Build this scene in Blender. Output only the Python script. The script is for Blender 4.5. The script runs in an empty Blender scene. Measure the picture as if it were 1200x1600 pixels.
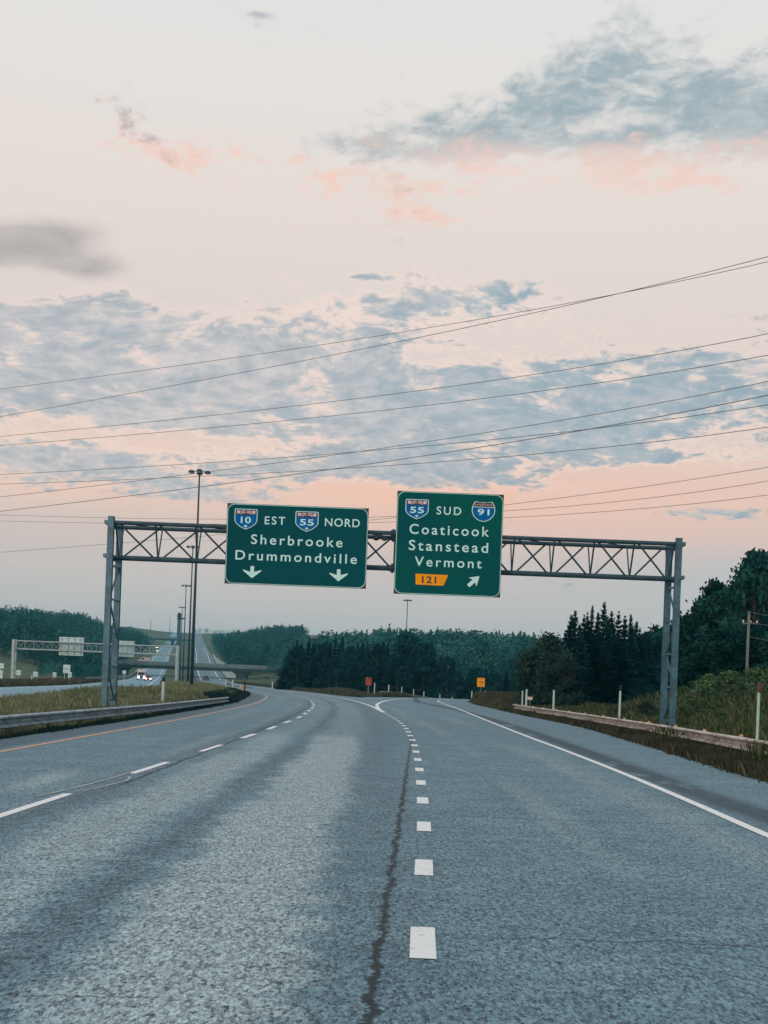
import bpy, bmesh, math, random
import numpy as np
from mathutils import Vector, Matrix
R = math.radians
rng = np.random.default_rng(7); random.seed(7)
SC = bpy.context.scene
COL = SC.collection

# ------------------------------------------------------------------ camera
FPX, EYE, V0, ROLL = 2000.0, 1.5, 1070.0, R(2.2)
cam_d = bpy.data.cameras.new('camera'); cam = bpy.data.objects.new('camera', cam_d); COL.objects.link(cam)
cam_d.lens = 36 * FPX / 1600; cam_d.sensor_width = 36; cam_d.sensor_fit = 'AUTO'
cam_d.shift_y = (V0 - 800) / 1600; cam_d.clip_start = .2; cam_d.clip_end = 12000
cam.matrix_world = Matrix.Translation((0, 0, EYE)) @ Matrix.Rotation(R(90), 4, 'X') @ Matrix.Rotation(ROLL, 4, 'Z')
SC.camera = cam
SC.view_settings.view_transform = 'Standard'; SC.view_settings.look = 'None'
SC.view_settings.exposure = 0.0; SC.view_settings.gamma = 1.0
SC.cycles.use_denoising = True
SC.cycles.max_bounces = 6; SC.cycles.volume_bounces = 1

_c, _s = math.cos(ROLL), math.sin(ROLL)
def ray(u, v):                       # sight line (x/y, z/y) through a point of the photograph
    dx, dy = u - 600, v - V0
    return (dx * _c + dy * _s) / FPX, -(-dx * _s + dy * _c) / FPX
def at(u, v, Y):                     # the point of that sight line at distance Y
    a, e = ray(u, v); return Vector((a * Y, Y, EYE + e * Y))
def gp(u, v, z=0.0):                 # where that sight line meets height z
    a, e = ray(u, v); Y = (z - EYE) / e; return Vector((a * Y, Y, z))
def lin(*c):
    return tuple((x / 255 / 12.92) if x / 255 < .04045 else ((x / 255 + .055) / 1.055) ** 2.4 for x in c) + (1,)

# ------------------------------------------------------------------ node helpers
class G:
    def __init__(s, nt): s.nt = nt; s.n = nt.nodes; s.l = nt.links
    def set(s, inp, v):
        if isinstance(v, bpy.types.NodeSocket): s.l.new(v, inp)
        else: inp.default_value = v
    def m(s, op, a, b=None, c=None, clamp=False):
        n = s.n.new('ShaderNodeMath'); n.operation = op; n.use_clamp = clamp
        for i, v in enumerate((a, b, c)):
            if v is not None: s.set(n.inputs[i], v)
        return n.outputs[0]
    def add(s, *a):
        r = a[0]
        for x in a[1:]: r = s.m('ADD', r, x)
        return r
    def mul(s, a, b): return s.m('MULTIPLY', a, b)
    def sm(s, x, lo, hi):            # smoothstep
        n = s.n.new('ShaderNodeMapRange'); n.interpolation_type = 'SMOOTHSTEP'
        s.set(n.inputs[0], x); n.inputs[1].default_value = lo; n.inputs[2].default_value = hi
        return n.outputs[0]
    def mix(s, f, a, b, bt='MIX'):
        n = s.n.new('ShaderNodeMix'); n.data_type = 'RGBA'; n.blend_type = bt
        s.set(n.inputs[0], f); s.set(n.inputs[6], a); s.set(n.inputs[7], b); return n.outputs[2]
    def noise(s, vec, sc, det=4, ro=.55, dist=0, out=0):
        n = s.n.new('ShaderNodeTexNoise'); n.inputs['Scale'].default_value = sc; n.inputs['Detail'].default_value = det
        n.inputs['Roughness'].default_value = ro; n.inputs['Distortion'].default_value = dist
        if vec is not None: s.l.new(vec, n.inputs['Vector'])
        return n.outputs[out]
    def xyz(s, x, y, z=0.0):
        n = s.n.new('ShaderNodeCombineXYZ')
        for i, v in enumerate((x, y, z)): s.set(n.inputs[i], v)
        return n.outputs[0]
    def sep(s, v):
        n = s.n.new('ShaderNodeSeparateXYZ'); s.l.new(v, n.inputs[0]); return n.outputs
    def ramp(s, f, stops, interp='LINEAR'):
        n = s.n.new('ShaderNodeValToRGB'); cr = n.color_ramp; cr.interpolation = interp
        while len(cr.elements) < len(stops): cr.elements.new(.5)
        for e, (p, c) in zip(cr.elements, stops): e.position = p; e.color = c
        s.set(n.inputs[0], f); return n.outputs[0]
    def gauss(s, x, y, x0, y0, rx, ry, rot=0.0):
        dx, dy = s.m('SUBTRACT', x, x0), s.m('SUBTRACT', y, y0)
        cr, sr = math.cos(rot), math.sin(rot)
        a = s.mul(s.add(s.mul(dx, cr), s.mul(dy, sr)), 1 / rx); b = s.mul(s.add(s.mul(dx, -sr), s.mul(dy, cr)), 1 / ry)
        return s.m('POWER', 2.718, s.mul(s.add(s.mul(a, a), s.mul(b, b)), -1.0))

# ------------------------------------------------------------------ world: evening sky with broken cloud
SUN_EL, SUN_AZ = R(7), R(205)        # low sun behind the camera, a little to the left
w = bpy.data.worlds.new('World'); SC.world = w; w.use_nodes = True
g = G(w.node_tree); g.n.clear()
tc = g.n.new('ShaderNodeTexCoord').outputs['Generated']
dx_, dy_, dz_ = g.sep(tc)
az = g.m('ARCTAN2', dx_, dy_); el = g.m('ARCSINE', dz_)
def azel(u, v):
    a, e = ray(u, v); A = math.atan(a); return A, math.atan(e * math.cos(A))
def blob(u, v, ru, rv, rot=0.0):
    A, E_ = azel(u, v); return g.gauss(az, el, A, E_, ru / FPX, rv / FPX, rot)
nish = g.n.new('ShaderNodeTexSky'); nish.sky_type = 'NISHITA'; nish.sun_disc = False
nish.sun_elevation = SUN_EL; nish.sun_rotation = SUN_AZ
e1 = g.m('MULTIPLY', g.m('ADD', el, .05), 1 / .60)          # -0.05 .. 0.55 rad
def es(v): return (azel(600, v)[1] + .05) / .60
base = g.ramp(e1, [(0, lin(200, 194, 195)), (es(985), lin(202, 195, 195)), (es(930), lin(207, 197, 194)), (es(850), lin(216, 197, 190)), (es(770), lin(232, 205, 192)),
                   (es(640), lin(231, 210, 200)), (es(480), lin(229, 215, 208)), (es(300), lin(233, 221, 214)), (es(120), lin(231, 226, 222)), (1.0, lin(224, 225, 226))])
# right side of the horizon is greyer, the left pinker
base = g.mix(g.mul(blob(1250, 900, 420, 75), .55), base, lin(184, 190, 196))
base = g.mix(g.mul(blob(690, 768, 340, 62, -.02), 1.0), base, lin(253, 198, 170))
base = g.mix(g.mul(blob(1020, 778, 330, 58, -.02), .7), base, lin(241, 198, 180))
base = g.mix(g.mul(blob(300, 695, 260, 26, .0), .75), base, lin(251, 211, 190))
base = g.mix(g.mul(blob(-20, 650, 130, 80), .6), base, lin(250, 214, 194))
base = g.mix(g.mul(blob(130, 760, 260, 26), .6), base, lin(249, 206, 186))
base = g.mix(g.mul(blob(1000, 836, 620, 20, -.035), .5), base, lin(232, 196, 184))
zz = g.m('ADD', g.m('MAXIMUM', dz_, 0.0), .24)
px_, py_ = g.m('DIVIDE', dx_, zz), g.m('DIVIDE', dy_, zz)
P = g.xyz(px_, py_, .3)
warp = g.noise(P, 3.0, 4, .55, 0, 1)
vm = g.n.new('ShaderNodeVectorMath'); vm.operation = 'MULTIPLY_ADD'
g.l.new(warp, vm.inputs[0]); vm.inputs[1].default_value = (.16, .16, .16); g.l.new(P, vm.inputs[2])
PW = vm.outputs[0]
nA = g.noise(PW, 5.5, 10, .62, .1)
nB = g.noise(PW, 17.0, 8, .62, .15)
nC = g.noise(PW, 3.0, 6, .6)
nD = g.noise(PW, 42.0, 4, .6)
def layer(blobs, thr, n, cap=.40):
    d = 0.0
    for wt, bl in blobs: d = g.add(d, g.mul(bl, wt))
    return g.m('SUBTRACT', g.add(n, g.m('MINIMUM', d, cap)), thr)
def over(col, dens, lo, hi, ccol, op):
    return g.mix(g.mul(g.sm(dens, lo, hi), op), col, ccol)
def con(n, k): return g.add(.5, g.mul(g.m('SUBTRACT', n, .5), k))
nMix = con(g.add(g.mul(nA, .70), g.mul(nB, .45), g.mul(nD, .30), -.225), 1.75)
nFine = con(g.add(g.mul(nA, .40), g.mul(nB, .70), g.mul(nD, .30), -.20), 1.7)
cell = g.sm(g.add(g.mul(nB, .65), g.mul(nD, .35)), .36, .64)
# thin pink puffs high up
dP = layer([(.36, blob(430, 262, 330, 40, -.02)), (.36, blob(640, 322, 170, 32)), (.20, blob(960, 40, 60, 16)), (.22, blob(490, 125, 34, 8)), (.22, blob(440, 355, 60, 12)), (.2, blob(700, 95, 60, 14))], .80, nFine, .33)
col = over(base, dP, -.06, .20, g.mix(cell, lin(236, 214, 206), lin(249, 206, 188)), .85)
# left soft grey cloud
dL = layer([(.62, blob(0, 383, 150, 36, .20)), (.32, blob(140, 420, 80, 22, .12)), (.22, blob(270, 463, 24, 8)), (.14, blob(300, 440, 120, 26))], .70, g.add(g.mul(nC, .5), g.mul(nA, .3), g.mul(nB, .2)))
col = over(col, dL, -.06, .34, lin(158, 153, 152), .88)
# top right grey-blue cloud with fine wisps
dT = layer([(.62, blob(1110, 170, 340, 70, -.04)), (.50, blob(740, 200, 250, 44, .06)), (.36, blob(950, 85, 130, 50, .35)), (.26, blob(560, 236, 150, 20))], .77, nMix, .50)
shT = g.mix(cell, lin(190, 197, 198), lin(148, 168, 177))
col = over(col, dT, -.10, .34, shT, .92)
dTp = layer([(.5, blob(900, 258, 380, 38, -.05)), (.3, blob(1150, 240, 120, 28))], .78, nFine, .36)
col = over(col, dTp, -.06, .22, lin(245, 209, 196), .72)
# middle bank: many small cells, paler on the left, blue on the right
dM = layer([(.60, blob(130, 590, 520, 80, -.03)), (.40, blob(230, 520, 360, 36, 0)), (.62, blob(880, 640, 350, 62, .04)), (.40, blob(640, 480, 220, 36)), (.40, blob(560, 610, 330, 50)),
            (.42, blob(560, 710, 340, 36, .0)), (.34, blob(780, 455, 90, 28)), (.44, blob(160, 725, 340, 24, .0)), (.38, blob(300, 770, 300, 18)), (.34, blob(580, 433, 40, 7)), (.3, blob(820, 452, 34, 12)),
            (.40, blob(740, 745, 140, 30)), (.34, blob(1000, 718, 230, 14, .03)), (.40, blob(1130, 802, 140, 10)), (.36, blob(1020, 568, 150, 18, .03)), (.40, blob(1150, 610, 130, 44, .03)), (.3, blob(-40, 600, 160, 70)), (-.42, blob(330, 690, 200, 16)), (-.3, blob(20, 660, 110, 30)), (-.3, blob(560, 775, 120, 20)), (-.25, blob(1000, 745, 120, 16))], .785, nMix, .50)
right = g.sm(az, -.1, .12)
veil = g.m('MINIMUM', g.add(blob(130, 590, 560, 90), blob(880, 640, 360, 66, .04), blob(560, 680, 330, 60)), 1.0)
col = g.mix(g.mul(veil, .28), col, lin(204, 203, 206))
near = g.m('MINIMUM', g.add(blob(130, 590, 600, 110), blob(880, 640, 420, 90, .04), blob(560, 690, 400, 80), blob(640, 480, 260, 50), blob(250, 760, 330, 30), blob(1130, 760, 160, 50)), 1.0)
rim = g.mul(g.mul(near, g.sm(dM, -.16, .0)), g.m('SUBTRACT', 1.0, g.sm(dM, .0, .16)))
inside = g.sm(el, .135, .17)
col = g.mix(g.mul(rim, g.mul(inside, .6)), col, lin(252, 224, 209))
cM = g.mix(right, g.mix(cell, lin(214, 206, 205), lin(167, 176, 184)), g.mix(cell, lin(186, 191, 196), lin(143, 166, 180)))
col = over(col, dM, -.045, .19, cM, .90)
# glow of the set sun behind the camera, and the physical sky as a share of the whole
glow = g.gauss(az, el, -2.75, .10, 1.0, .45)
col = g.mix(g.mul(glow, .5), col, (1.45, 1.28, 1.12, 1))
sky = g.mix(1.0, nish.outputs[0], (.10, .10, .10, 1), 'MULTIPLY')
col = g.mix(.06, col, sky)
bg = g.n.new('ShaderNodeBackground'); g.l.new(col, bg.inputs[0]); bg.inputs[1].default_value = 1.07
wo = g.n.new('ShaderNodeOutputWorld'); g.l.new(bg.outputs[0], wo.inputs[0])

sun_d = bpy.data.lights.new('sun', 'SUN'); sun = bpy.data.objects.new('sun', sun_d); COL.objects.link(sun)
sun_d.energy = .8; sun_d.angle = R(14); sun_d.color = (1, .80, .62)
sd = Vector((math.sin(SUN_AZ) * math.cos(SUN_EL), math.cos(SUN_AZ) * math.cos(SUN_EL), math.sin(SUN_EL)))
sun.rotation_euler = sd.to_track_quat('Z', 'Y').to_euler()

# ------------------------------------------------------------------ materials
MATS = {}
def mat(name, col, rough=.7, metal=0.0, var=.25, vscale=3.0, bump=0.0, bscale=40, col2=None, spec=.5, emit=None, estr=0):
    m = bpy.data.materials.new(name); m.use_nodes = True; g = G(m.node_tree)
    b = g.n['Principled BSDF']; b.inputs['Roughness'].default_value = rough; b.inputs['Metallic'].default_value = metal
    b.inputs['Specular IOR Level'].default_value = spec
    co = g.n.new('ShaderNodeTexCoord').outputs['Object']
    n1 = g.noise(co, vscale, 6, .62)
    c2 = col2 if col2 else tuple(x * (1 - var) for x in col[:3]) + (1,)
    c = g.mix(g.sm(n1, .36, .64), c2, col); g.l.new(c, b.inputs['Base Color'])
    if bump:
        bn = g.n.new('ShaderNodeBump'); bn.inputs['Strength'].default_value = bump
        g.l.new(g.noise(co, bscale, 3), bn.inputs['Height']); g.l.new(bn.outputs[0], b.inputs['Normal'])
    if emit: b.inputs['Emission Color'].default_value = emit; b.inputs['Emission Strength'].default_value = estr
    MATS[name] = m; return m
galv = mat('galvanised', (.062, .170, .240, 1), .5, .2, .45, 2.5)
galv_dark = mat('galvanised_chord', (.022, .075, .108, 1), .55, .1, .35, 3.0)
pole_m = mat('pole_steel', (.012, .052, .082, 1), .6, .0, .3, 1.0)
rail_m = mat('rail_steel', (.32, .43, .49, 1), .45, .2, .4, 2.2, col2=(.12, .19, .23, 1))
rail_rust = mat('rail_weathered', (.62, .60, .57, 1), .5, .1, .5, 3.0, col2=(.24, .17, .13, 1))
rail_post = mat('rail_post', (.03, .036, .036, 1), .8, 0, .4, 5)
sgreen = mat('sign_green', (.0, .074, .092, 1), .6, 0, .10, .35, spec=.06)
sgreen2 = mat('sign_green_right', (.0, .098, .082, 1), .6, 0, .12, .35, col2=(.0, .078, .090, 1), spec=.06)
sdark = mat('sign_back_dark', (.012, .03, .038, 1), .6)
sedge = mat('sign_border', (.36, .62, .62, 1), .5, 0, .2)
swhite = mat('sign_white', (.56, .86, .88, 1), .5, 0, .06, 4, spec=.2)
sblue = mat('shield_blue', (.0, .135, .40, 1), .5, 0, .15, 4, spec=.05)
sred = mat('shield_band', (.07, .012, .03, 1), .5, 0, .2, spec=.3)
spink = mat('shield_motif', (.72, .60, .66, 1), .5, 0, .15)
sorange = mat('exit_orange', (.92, .36, .004, 1), .5, 0, .12, 3, spec=.1)
snavy = mat('lettering_navy', (.012, .012, .06, 1), .5)
salu = mat('sign_aluminium', (.42, .60, .66, 1), .45, .2, .2, 1.2)
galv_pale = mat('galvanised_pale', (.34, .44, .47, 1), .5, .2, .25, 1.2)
def paint(name, col, under, lo, hi):
    m = bpy.data.materials.new(name); m.use_nodes = True; g = G(m.node_tree); b = g.n['Principled BSDF']; b.inputs['Roughness'].default_value = .75
    pos = g.n.new('ShaderNodeNewGeometry').outputs['Position']
    chips = g.sm(g.add(g.mul(g.noise(pos, 55, 5, .75), .6), g.mul(g.noise(pos, 9, 4, .6), .4)), lo, hi)
    c = g.mix(g.mul(chips, .8), g.mix(g.noise(pos, 14, 4, .6), col, tuple(x * .8 for x in col[:3]) + (1,)), under); g.l.new(c, b.inputs['Base Color']); MATS[name] = m; return m
white_paint = paint('white_road_paint', (.84, .88, .90, 1), (.15, .19, .22, 1), .55, .64)
worn_paint = paint('worn_white_paint', (.50, .53, .54, 1), (.16, .20, .23, 1), .46, .60)
yellow_paint = mat('yellow_road_paint', (.62, .36, .24, 1), .7, 0, .3, 4)
post_white = mat('marker_white', (.50, .64, .64, 1), .6, 0, .2, 3)
post_cap = mat('marker_cap', (.11, .03, .035, 1), .6)
black_cap = mat('marker_black', (.01, .012, .016, 1), .6)
reflect_or = mat('reflector_orange', (.72, .40, .17, 1), .4)
reflect_wh = mat('reflector_white', (.75, .62, .55, 1), .4)
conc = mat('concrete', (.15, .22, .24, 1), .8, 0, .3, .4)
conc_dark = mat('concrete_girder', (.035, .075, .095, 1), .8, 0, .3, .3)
bark = mat('bark', (.03, .034, .032, 1), .9, 0, .4, 8)
wood_pole = mat('pole_wood', (.17, .21, .21, 1), .85, 0, .3, 6)
cable_m = mat('cable', (.10, .115, .125, 1), .6)
tyre_m = mat('tyre', (.01, .01, .011, 1), .8)
glass_m = mat('car_glass', (.01, .016, .022, 1), .12)
car_dark = mat('paint_dark', (.02, .05, .065, 1), .3)
car_white = mat('paint_white', (.62, .58, .58, 1), .35)
car_red = mat('paint_red', (.45, .06, .035, 1), .35)
car_grey = mat('paint_grey', (.25, .29, .31, 1), .35)
lamp_on = mat('headlight_lit', (1, .95, .9, 1), .3, emit=(1, .86, .78, 1), estr=14)
tail_on = mat('tail_light', (.5, .02, .02, 1), .3, emit=(1, .08, .05, 1), estr=.15)
red_m = mat('marker_red', (.70, .07, .035, 1), .5)
lamp_glass = mat('lamp_glass', (.30, .42, .48, 1), .2)

def leafmat(name, c1, c2, scale, c3=None):
    m = bpy.data.materials.new(name); m.use_nodes = True; g = G(m.node_tree); b = g.n['Principled BSDF']
    b.inputs['Roughness'].default_value = .8; b.inputs['Specular IOR Level'].default_value = .0
    geo = g.n.new('ShaderNodeNewGeometry')
    n1 = g.noise(geo.outputs['Position'], scale, 3, .6)
    oi = g.n.new('ShaderNodeObjectInfo')
    f = g.add(g.mul(g.sm(n1, .36, .64), .7), g.mul(geo.outputs['Random Per Island'], .3))
    c = g.mix(f, c1, c2)
    if c3: c = g.mix(g.mul(g.m('GREATER_THAN', geo.outputs['Random Per Island'], .8), .7), c, c3)
    v = g.add(.72, g.mul(oi.outputs['Random'], .55))
    c = g.mix(1.0, c, g.xyz(v, v, v), 'MULTIPLY')
    g.l.new(c, b.inputs['Base Color'])
    return m
spruce_m = leafmat('spruce_needles', (.002, .026, .036, 1), (.012, .066, .074, 1), .6)
spruce_dark = leafmat('spruce_needles_dark', (.002, .027, .042, 1), (.008, .050, .066, 1), .4)
leaf_m = leafmat('broad_leaves', (.010, .036, .030, 1), (.032, .070, .042, 1), .5)
leaf_dark = leafmat('broad_leaves_dark', (.002, .026, .032, 1), (.022, .090, .078, 1), .55)
leaf_olive = leafmat('olive_leaves', (.012, .038, .036, 1), (.040, .076, .064, 1), .8)
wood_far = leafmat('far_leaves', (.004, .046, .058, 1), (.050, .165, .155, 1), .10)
grass_m = leafmat('grass_blades', (.095, .145, .090, 1), (.27, .315, .19, 1), .35, (.40, .37, .25, 1))
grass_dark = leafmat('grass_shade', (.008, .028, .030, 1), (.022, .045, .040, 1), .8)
weed_brown = leafmat('dry_weeds', (.030, .042, .030, 1), (.095, .100, .068, 1), .9, (.16, .14, .095, 1))
bank_weed = leafmat('bank_weeds', (.022, .055, .032, 1), (.115, .150, .070, 1), .6, (.28, .27, .17, 1))

# ------------------------------------------------------------------ mesh helpers
class MB:
    def __init__(s): s.v = []; s.f = []
    def quad(s, a, b, c, d): i = len(s.v); s.v += [tuple(a), tuple(b), tuple(c), tuple(d)]; s.f.append((i, i + 1, i + 2, i + 3))
    def poly(s, pts): i = len(s.v); s.v += [tuple(p) for p in pts]; s.f.append(tuple(range(i, i + len(pts))))
    def box(s, x0, x1, y0, y1, z0, z1):
        i = len(s.v); s.v += [(x, y, z) for z in (z0, z1) for y in (y0, y1) for x in (x0, x1)]
        s.f += [tuple(i + k for k in q) for q in ((0, 2, 3, 1), (4, 5, 7, 6), (0, 1, 5, 4), (2, 6, 7, 3), (0, 4, 6, 2), (1, 3, 7, 5))]
    def tube(s, pts, r, n=8, r2=None):
        pts = [Vector(p) for p in pts]; i0 = len(s.v); N = len(pts)
        for k, p in enumerate(pts):
            d = (pts[min(k + 1, N - 1)] - pts[max(k - 1, 0)]).normalized()
            a = d.cross(Vector((0, 0, 1)) if abs(d.z) < .9 else Vector((0, 1, 0))).normalized(); b = d.cross(a)
            rr = r if r2 is None else r + (r2 - r) * k / (N - 1)
            for j in range(n):
                t = 2 * math.pi * j / n; s.v.append(tuple(p + a * (rr * math.cos(t)) + b * (rr * math.sin(t))))
        for k in range(N - 1):
            for j in range(n):
                a, b = i0 + k * n + j, i0 + k * n + (j + 1) % n; s.f.append((a, b, b + n, a + n))
        s.f.append(tuple(i0 + j for j in range(n))[::-1]); s.f.append(tuple(i0 + (N - 1) * n + j for j in range(n)))
    def bar(s, p, q, wx, wy):        # rectangular bar
        p, q = Vector(p), Vector(q); d = (q - p).normalized()
        a = d.cross(Vector((0, 1, 0)) if abs(d.y) < .9 else Vector((1, 0, 0))).normalized(); b = d.cross(a)
        i = len(s.v)
        for e in (p, q):
            for sa, sb in ((-1, -1), (1, -1), (1, 1), (-1, 1)): s.v.append(tuple(e + a * (sa * wx / 2) + b * (sb * wy / 2)))
        s.f += [tuple(i + k for k in t) for t in ((3, 2, 1, 0), (4, 5, 6, 7), (0, 1, 5, 4), (1, 2, 6, 5), (2, 3, 7, 6), (3, 0, 4, 7))]
    def prism(s, pts, y0, y1):       # outline in x-z, from y0 (front) to y1
        n = len(pts); i = len(s.v); s.v += [(x, y0, z) for x, z in pts] + [(x, y1, z) for x, z in pts]
        s.f.append(tuple(range(i, i + n))); s.f.append(tuple(range(i + n, i + 2 * n))[::-1])
        for k in range(n): l = (k + 1) % n; s.f.append((i + k, i + n + k, i + n + l, i + l))
    def lathe(s, prof, c=(0, 0, 0), n=14):
        i = len(s.v)
        for r, z in prof:
            for j in range(n): t = 2 * math.pi * j / n; s.v.append((c[0] + r * math.cos(t), c[1] + r * math.sin(t), c[2] + z))
        for k in range(len(prof) - 1):
            for j in range(n): a, b = i + k * n + j, i + k * n + (j + 1) % n; s.f.append((a, b, b + n, a + n))
        s.f.append(tuple(i + j for j in range(n))[::-1]); s.f.append(tuple(i + (len(prof) - 1) * n + j for j in range(n)))
    def mesh(s, name, fix=True):
        me = bpy.data.meshes.new(name); me.from_pydata(s.v, [], s.f)
        if fix:
            bm = bmesh.new(); bm.from_mesh(me); bmesh.ops.recalc_face_normals(bm, faces=bm.faces); bm.to_mesh(me); bm.free()
        return me
    def build(s, name, m, parent=None, smooth=False, bevel=0, fix=True):
        me = s.mesh(name, fix)
        if smooth:
            for p in me.polygons: p.use_smooth = True
        return link(name, me, m, parent, bevel)
def link(name, me, m, parent=None, bevel=0):
    o = bpy.data.objects.new(name, me); COL.objects.link(o)
    if m is not None: me.materials.append(m)
    if parent is not None: o.parent = parent
    if bevel:
        b = o.modifiers.new('bevel', 'BEVEL'); b.width = bevel; b.segments = 2; b.limit_method = 'ANGLE'
    return o
def npmesh(name, V, F):              # V (n,3), F (m,k) arrays
    me = bpy.data.meshes.new(name); V = np.asarray(V, np.float32); F = np.asarray(F, np.int32)
    k = F.shape[1]
    me.vertices.add(len(V)); me.vertices.foreach_set('co', V.ravel())
    me.loops.add(F.size); me.loops.foreach_set('vertex_index', F.ravel())
    me.polygons.add(len(F)); me.polygons.foreach_set('loop_start', np.arange(0, F.size, k, dtype=np.int32))
    me.polygons.foreach_set('loop_total', np.full(len(F), k, np.int32)); me.update(calc_edges=True); me.validate(); return me
def tag(o, label=None, cat=None, group=None, kind=None):
    for k, v in (('label', label), ('category', cat), ('group', group), ('kind', kind)):
        if v: o[k] = v
    return o
def empty(name, loc=(0, 0, 0), rz=0.0):
    o = bpy.data.objects.new(name, None); COL.objects.link(o); o.location = loc; o.rotation_euler = (0, 0, rz); o.empty_display_size = .3; return o
def copy_tree(o, parent=None):
    c = o.copy(); COL.objects.link(c); c.parent = parent
    for ch in list(o.children): copy_tree(ch, c)
    return c
def struct(name, me, m, parent=None):
    o = link(name, me, m, parent)
    if parent is None: o['kind'] = 'structure'
    return o

# ------------------------------------------------------------------ plan of the site
def spline(pts):
    x = np.array([p[0] for p in pts], float); y = np.array([p[1] for p in pts], float)
    d = np.gradient(y, x); dl = np.diff(y) / np.diff(x)
    for i in range(1, len(x) - 1):       # monotone-friendly tangents
        if dl[i - 1] * dl[i] <= 0: d[i] = 0.0
    d[0], d[-1] = dl[0], dl[-1]
    def f(t):
        t = np.asarray(t, float); k = np.clip(np.searchsorted(x, t) - 1, 0, len(x) - 2)
        h = x[k + 1] - x[k]; s = (t - x[k]) / h
        r = (2 * s**3 - 3 * s**2 + 1) * y[k] + (s**3 - 2 * s**2 + s) * h * d[k] + (-2 * s**3 + 3 * s**2) * y[k + 1] + (s**3 - s**2) * h * d[k + 1]
        return np.where(t > x[-1], y[-1] + d[-1] * (t - x[-1]), np.where(t < x[0], y[0] + d[0] * (t - x[0]), r))
    return f
FAR = [(150, -15), (200, -23.3), (300, -39.5), (430, -61), (600, -88), (900, -133), (1500, -225), (2000, -300)]
X_yel = spline([(-30, -6.9), (0, -6.9), (25, -7.0), (45, -7.15), (62, -7.5), (82, -8.2), (100, -9.3), (125, -11.5)] + FAR)
X_dash = spline([(0, -4.05), (14, -3.88), (21, -3.76), (28, -3.64), (40, -3.5), (53, -3.5), (63, -3.75), (77, -4.2), (88, -4.8), (99, -5.55), (121, -7.6), (150, -11.2), (200, -19.5), (300, -35.7), (430, -57.2), (600, -84.2), (900, -129.2), (1500, -221.2)])
X_main = spline([(40, 1.5), (62, .42), (70, 0), (90, -.95), (107, -2.2), (123, -3.75), (150, -7.3), (200, -15.6), (300, -31.8), (430, -53.3), (600, -80.3), (900, -125.3), (1500, -217.3), (2000, -292)])
X_dot = spline([(0, .16), (7.5, .285), (10.6, .388), (13.7, .485), (16.8, .565), (20, .635), (26, .745), (34, .84), (41, .85), (50, .76), (60, .45), (70, .0)])
X_right = spline([(0, 4.05), (14, 4.28), (18, 4.42), (23, 4.55), (31, 4.66), (43, 4.72), (60, 4.92), (87, 5.25), (114, 5.45), (135, 5.75), (146, 6.3)])
X_shr = spline([(-30, 6.6), (0, 6.7), (23, 7.0), (40, 7.9), (58, 8.6), (77, 8.4), (100, 8.4), (130, 8.7), (145, 9.3)])
X_onc = spline([(-30, -25), (0, -25), (60, -25.2), (83, -25.6), (114, -28.3), (160, -33.5), (210, -42), (330, -63), (430, -80), (600, -107), (760, -133), (900, -155.5), (1500, -248), (2000, -322)])
def sst(x, a, b): t = np.clip((np.asarray(x, float) - a) / (b - a), 0, 1); return t * t * (3 - 2 * t)
Z_cor = spline([(-30, 0), (300, 0), (400, .15), (450, .5), (500, 1.6), (560, 3.9), (700, 10.0), (900, 18.7), (1150, 29.5), (1300, 37), (1700, 60), (1900, 66), (2200, 60), (3000, 20)])
def height(X, Y):
    X = np.asarray(X, float); Y = np.asarray(Y, float)
    d = X - (X_yel(Y) - 8.0)
    z = Z_cor(Y)
    side = 13 * sst(-d, 24, 90) * sst(Y, 290, 480) + 9.5 * sst(d, 24, 80) * sst(Y, 300, 470)
    z = z + side * (1 - .6 * sst(Y, 1000, 1700))
    z = z + 1.55 * sst(X, 10.5, 20) * sst(Y, 28, 55) * (1 - sst(Y, 66, 100))          # bank on the right
    z = z + .8 * sst(X, 16, 30) * sst(Y, 90, 130) * (1 - sst(Y, 150, 220))
    z = z - 1.6 * sst(Y, 150, 200) * (1 - sst(Y, 250, 330)) * sst(X, -2, 8)              # ramp falls away
    inm = sst(X, X_onc(Y) + 5.5, X_onc(Y) + 8) * (1 - sst(X, X_yel(Y) - 4.5, X_yel(Y) - 1.7))
    z = z + .48 * inm * sst(Y, 45, 90) * (1 - sst(Y, 230, 320))
    z = z - .28 * np.exp(-((X - X_yel(Y) + 2.4) / .8) ** 2) * (1 - sst(Y, 90, 120))      # gutter by the left rail
    return z
def hz(x, y): return float(height(x, y))

# ------------------------------------------------------------------ ground sheet
def grid_axis(segs):
    a = []
    for lo, hi, st in segs: a += list(np.arange(lo, hi, st))
    return np.array(a + [segs[-1][1]])
gx = grid_axis([(-3000, -600, 150), (-600, -200, 20), (-200, -60, 5), (-60, 60, 1.0), (60, 200, 8), (200, 600, 25), (600, 3000, 150)])
gy = grid_axis([(-60, 0, 10), (0, 200, 1.5), (200, 700, 6), (700, 2200, 25), (2200, 2900, 100)])
XX, YY = np.meshgrid(gx, gy); ZZ = height(XX, YY) - .10
nx, ny = len(gx), len(gy)
idx = np.arange(nx * ny).reshape(ny, nx)
Fq = np.stack([idx[:-1, :-1].ravel(), idx[:-1, 1:].ravel(), idx[1:, 1:].ravel(), idx[1:, :-1].ravel()], 1)
gm = bpy.data.materials.new('ground_soil_grass'); gm.use_nodes = True; g = G(gm.node_tree); b = g.n['Principled BSDF']; b.inputs['Roughness'].default_value = .95
b.inputs['Specular IOR Level'].default_value = .1
pos = g.n.new('ShaderNodeNewGeometry').outputs['Position']
c = g.mix(g.sm(g.noise(pos, .35, 6, .6), .38, .62), (.050, .085, .058, 1), (.115, .140, .088, 1))
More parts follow.
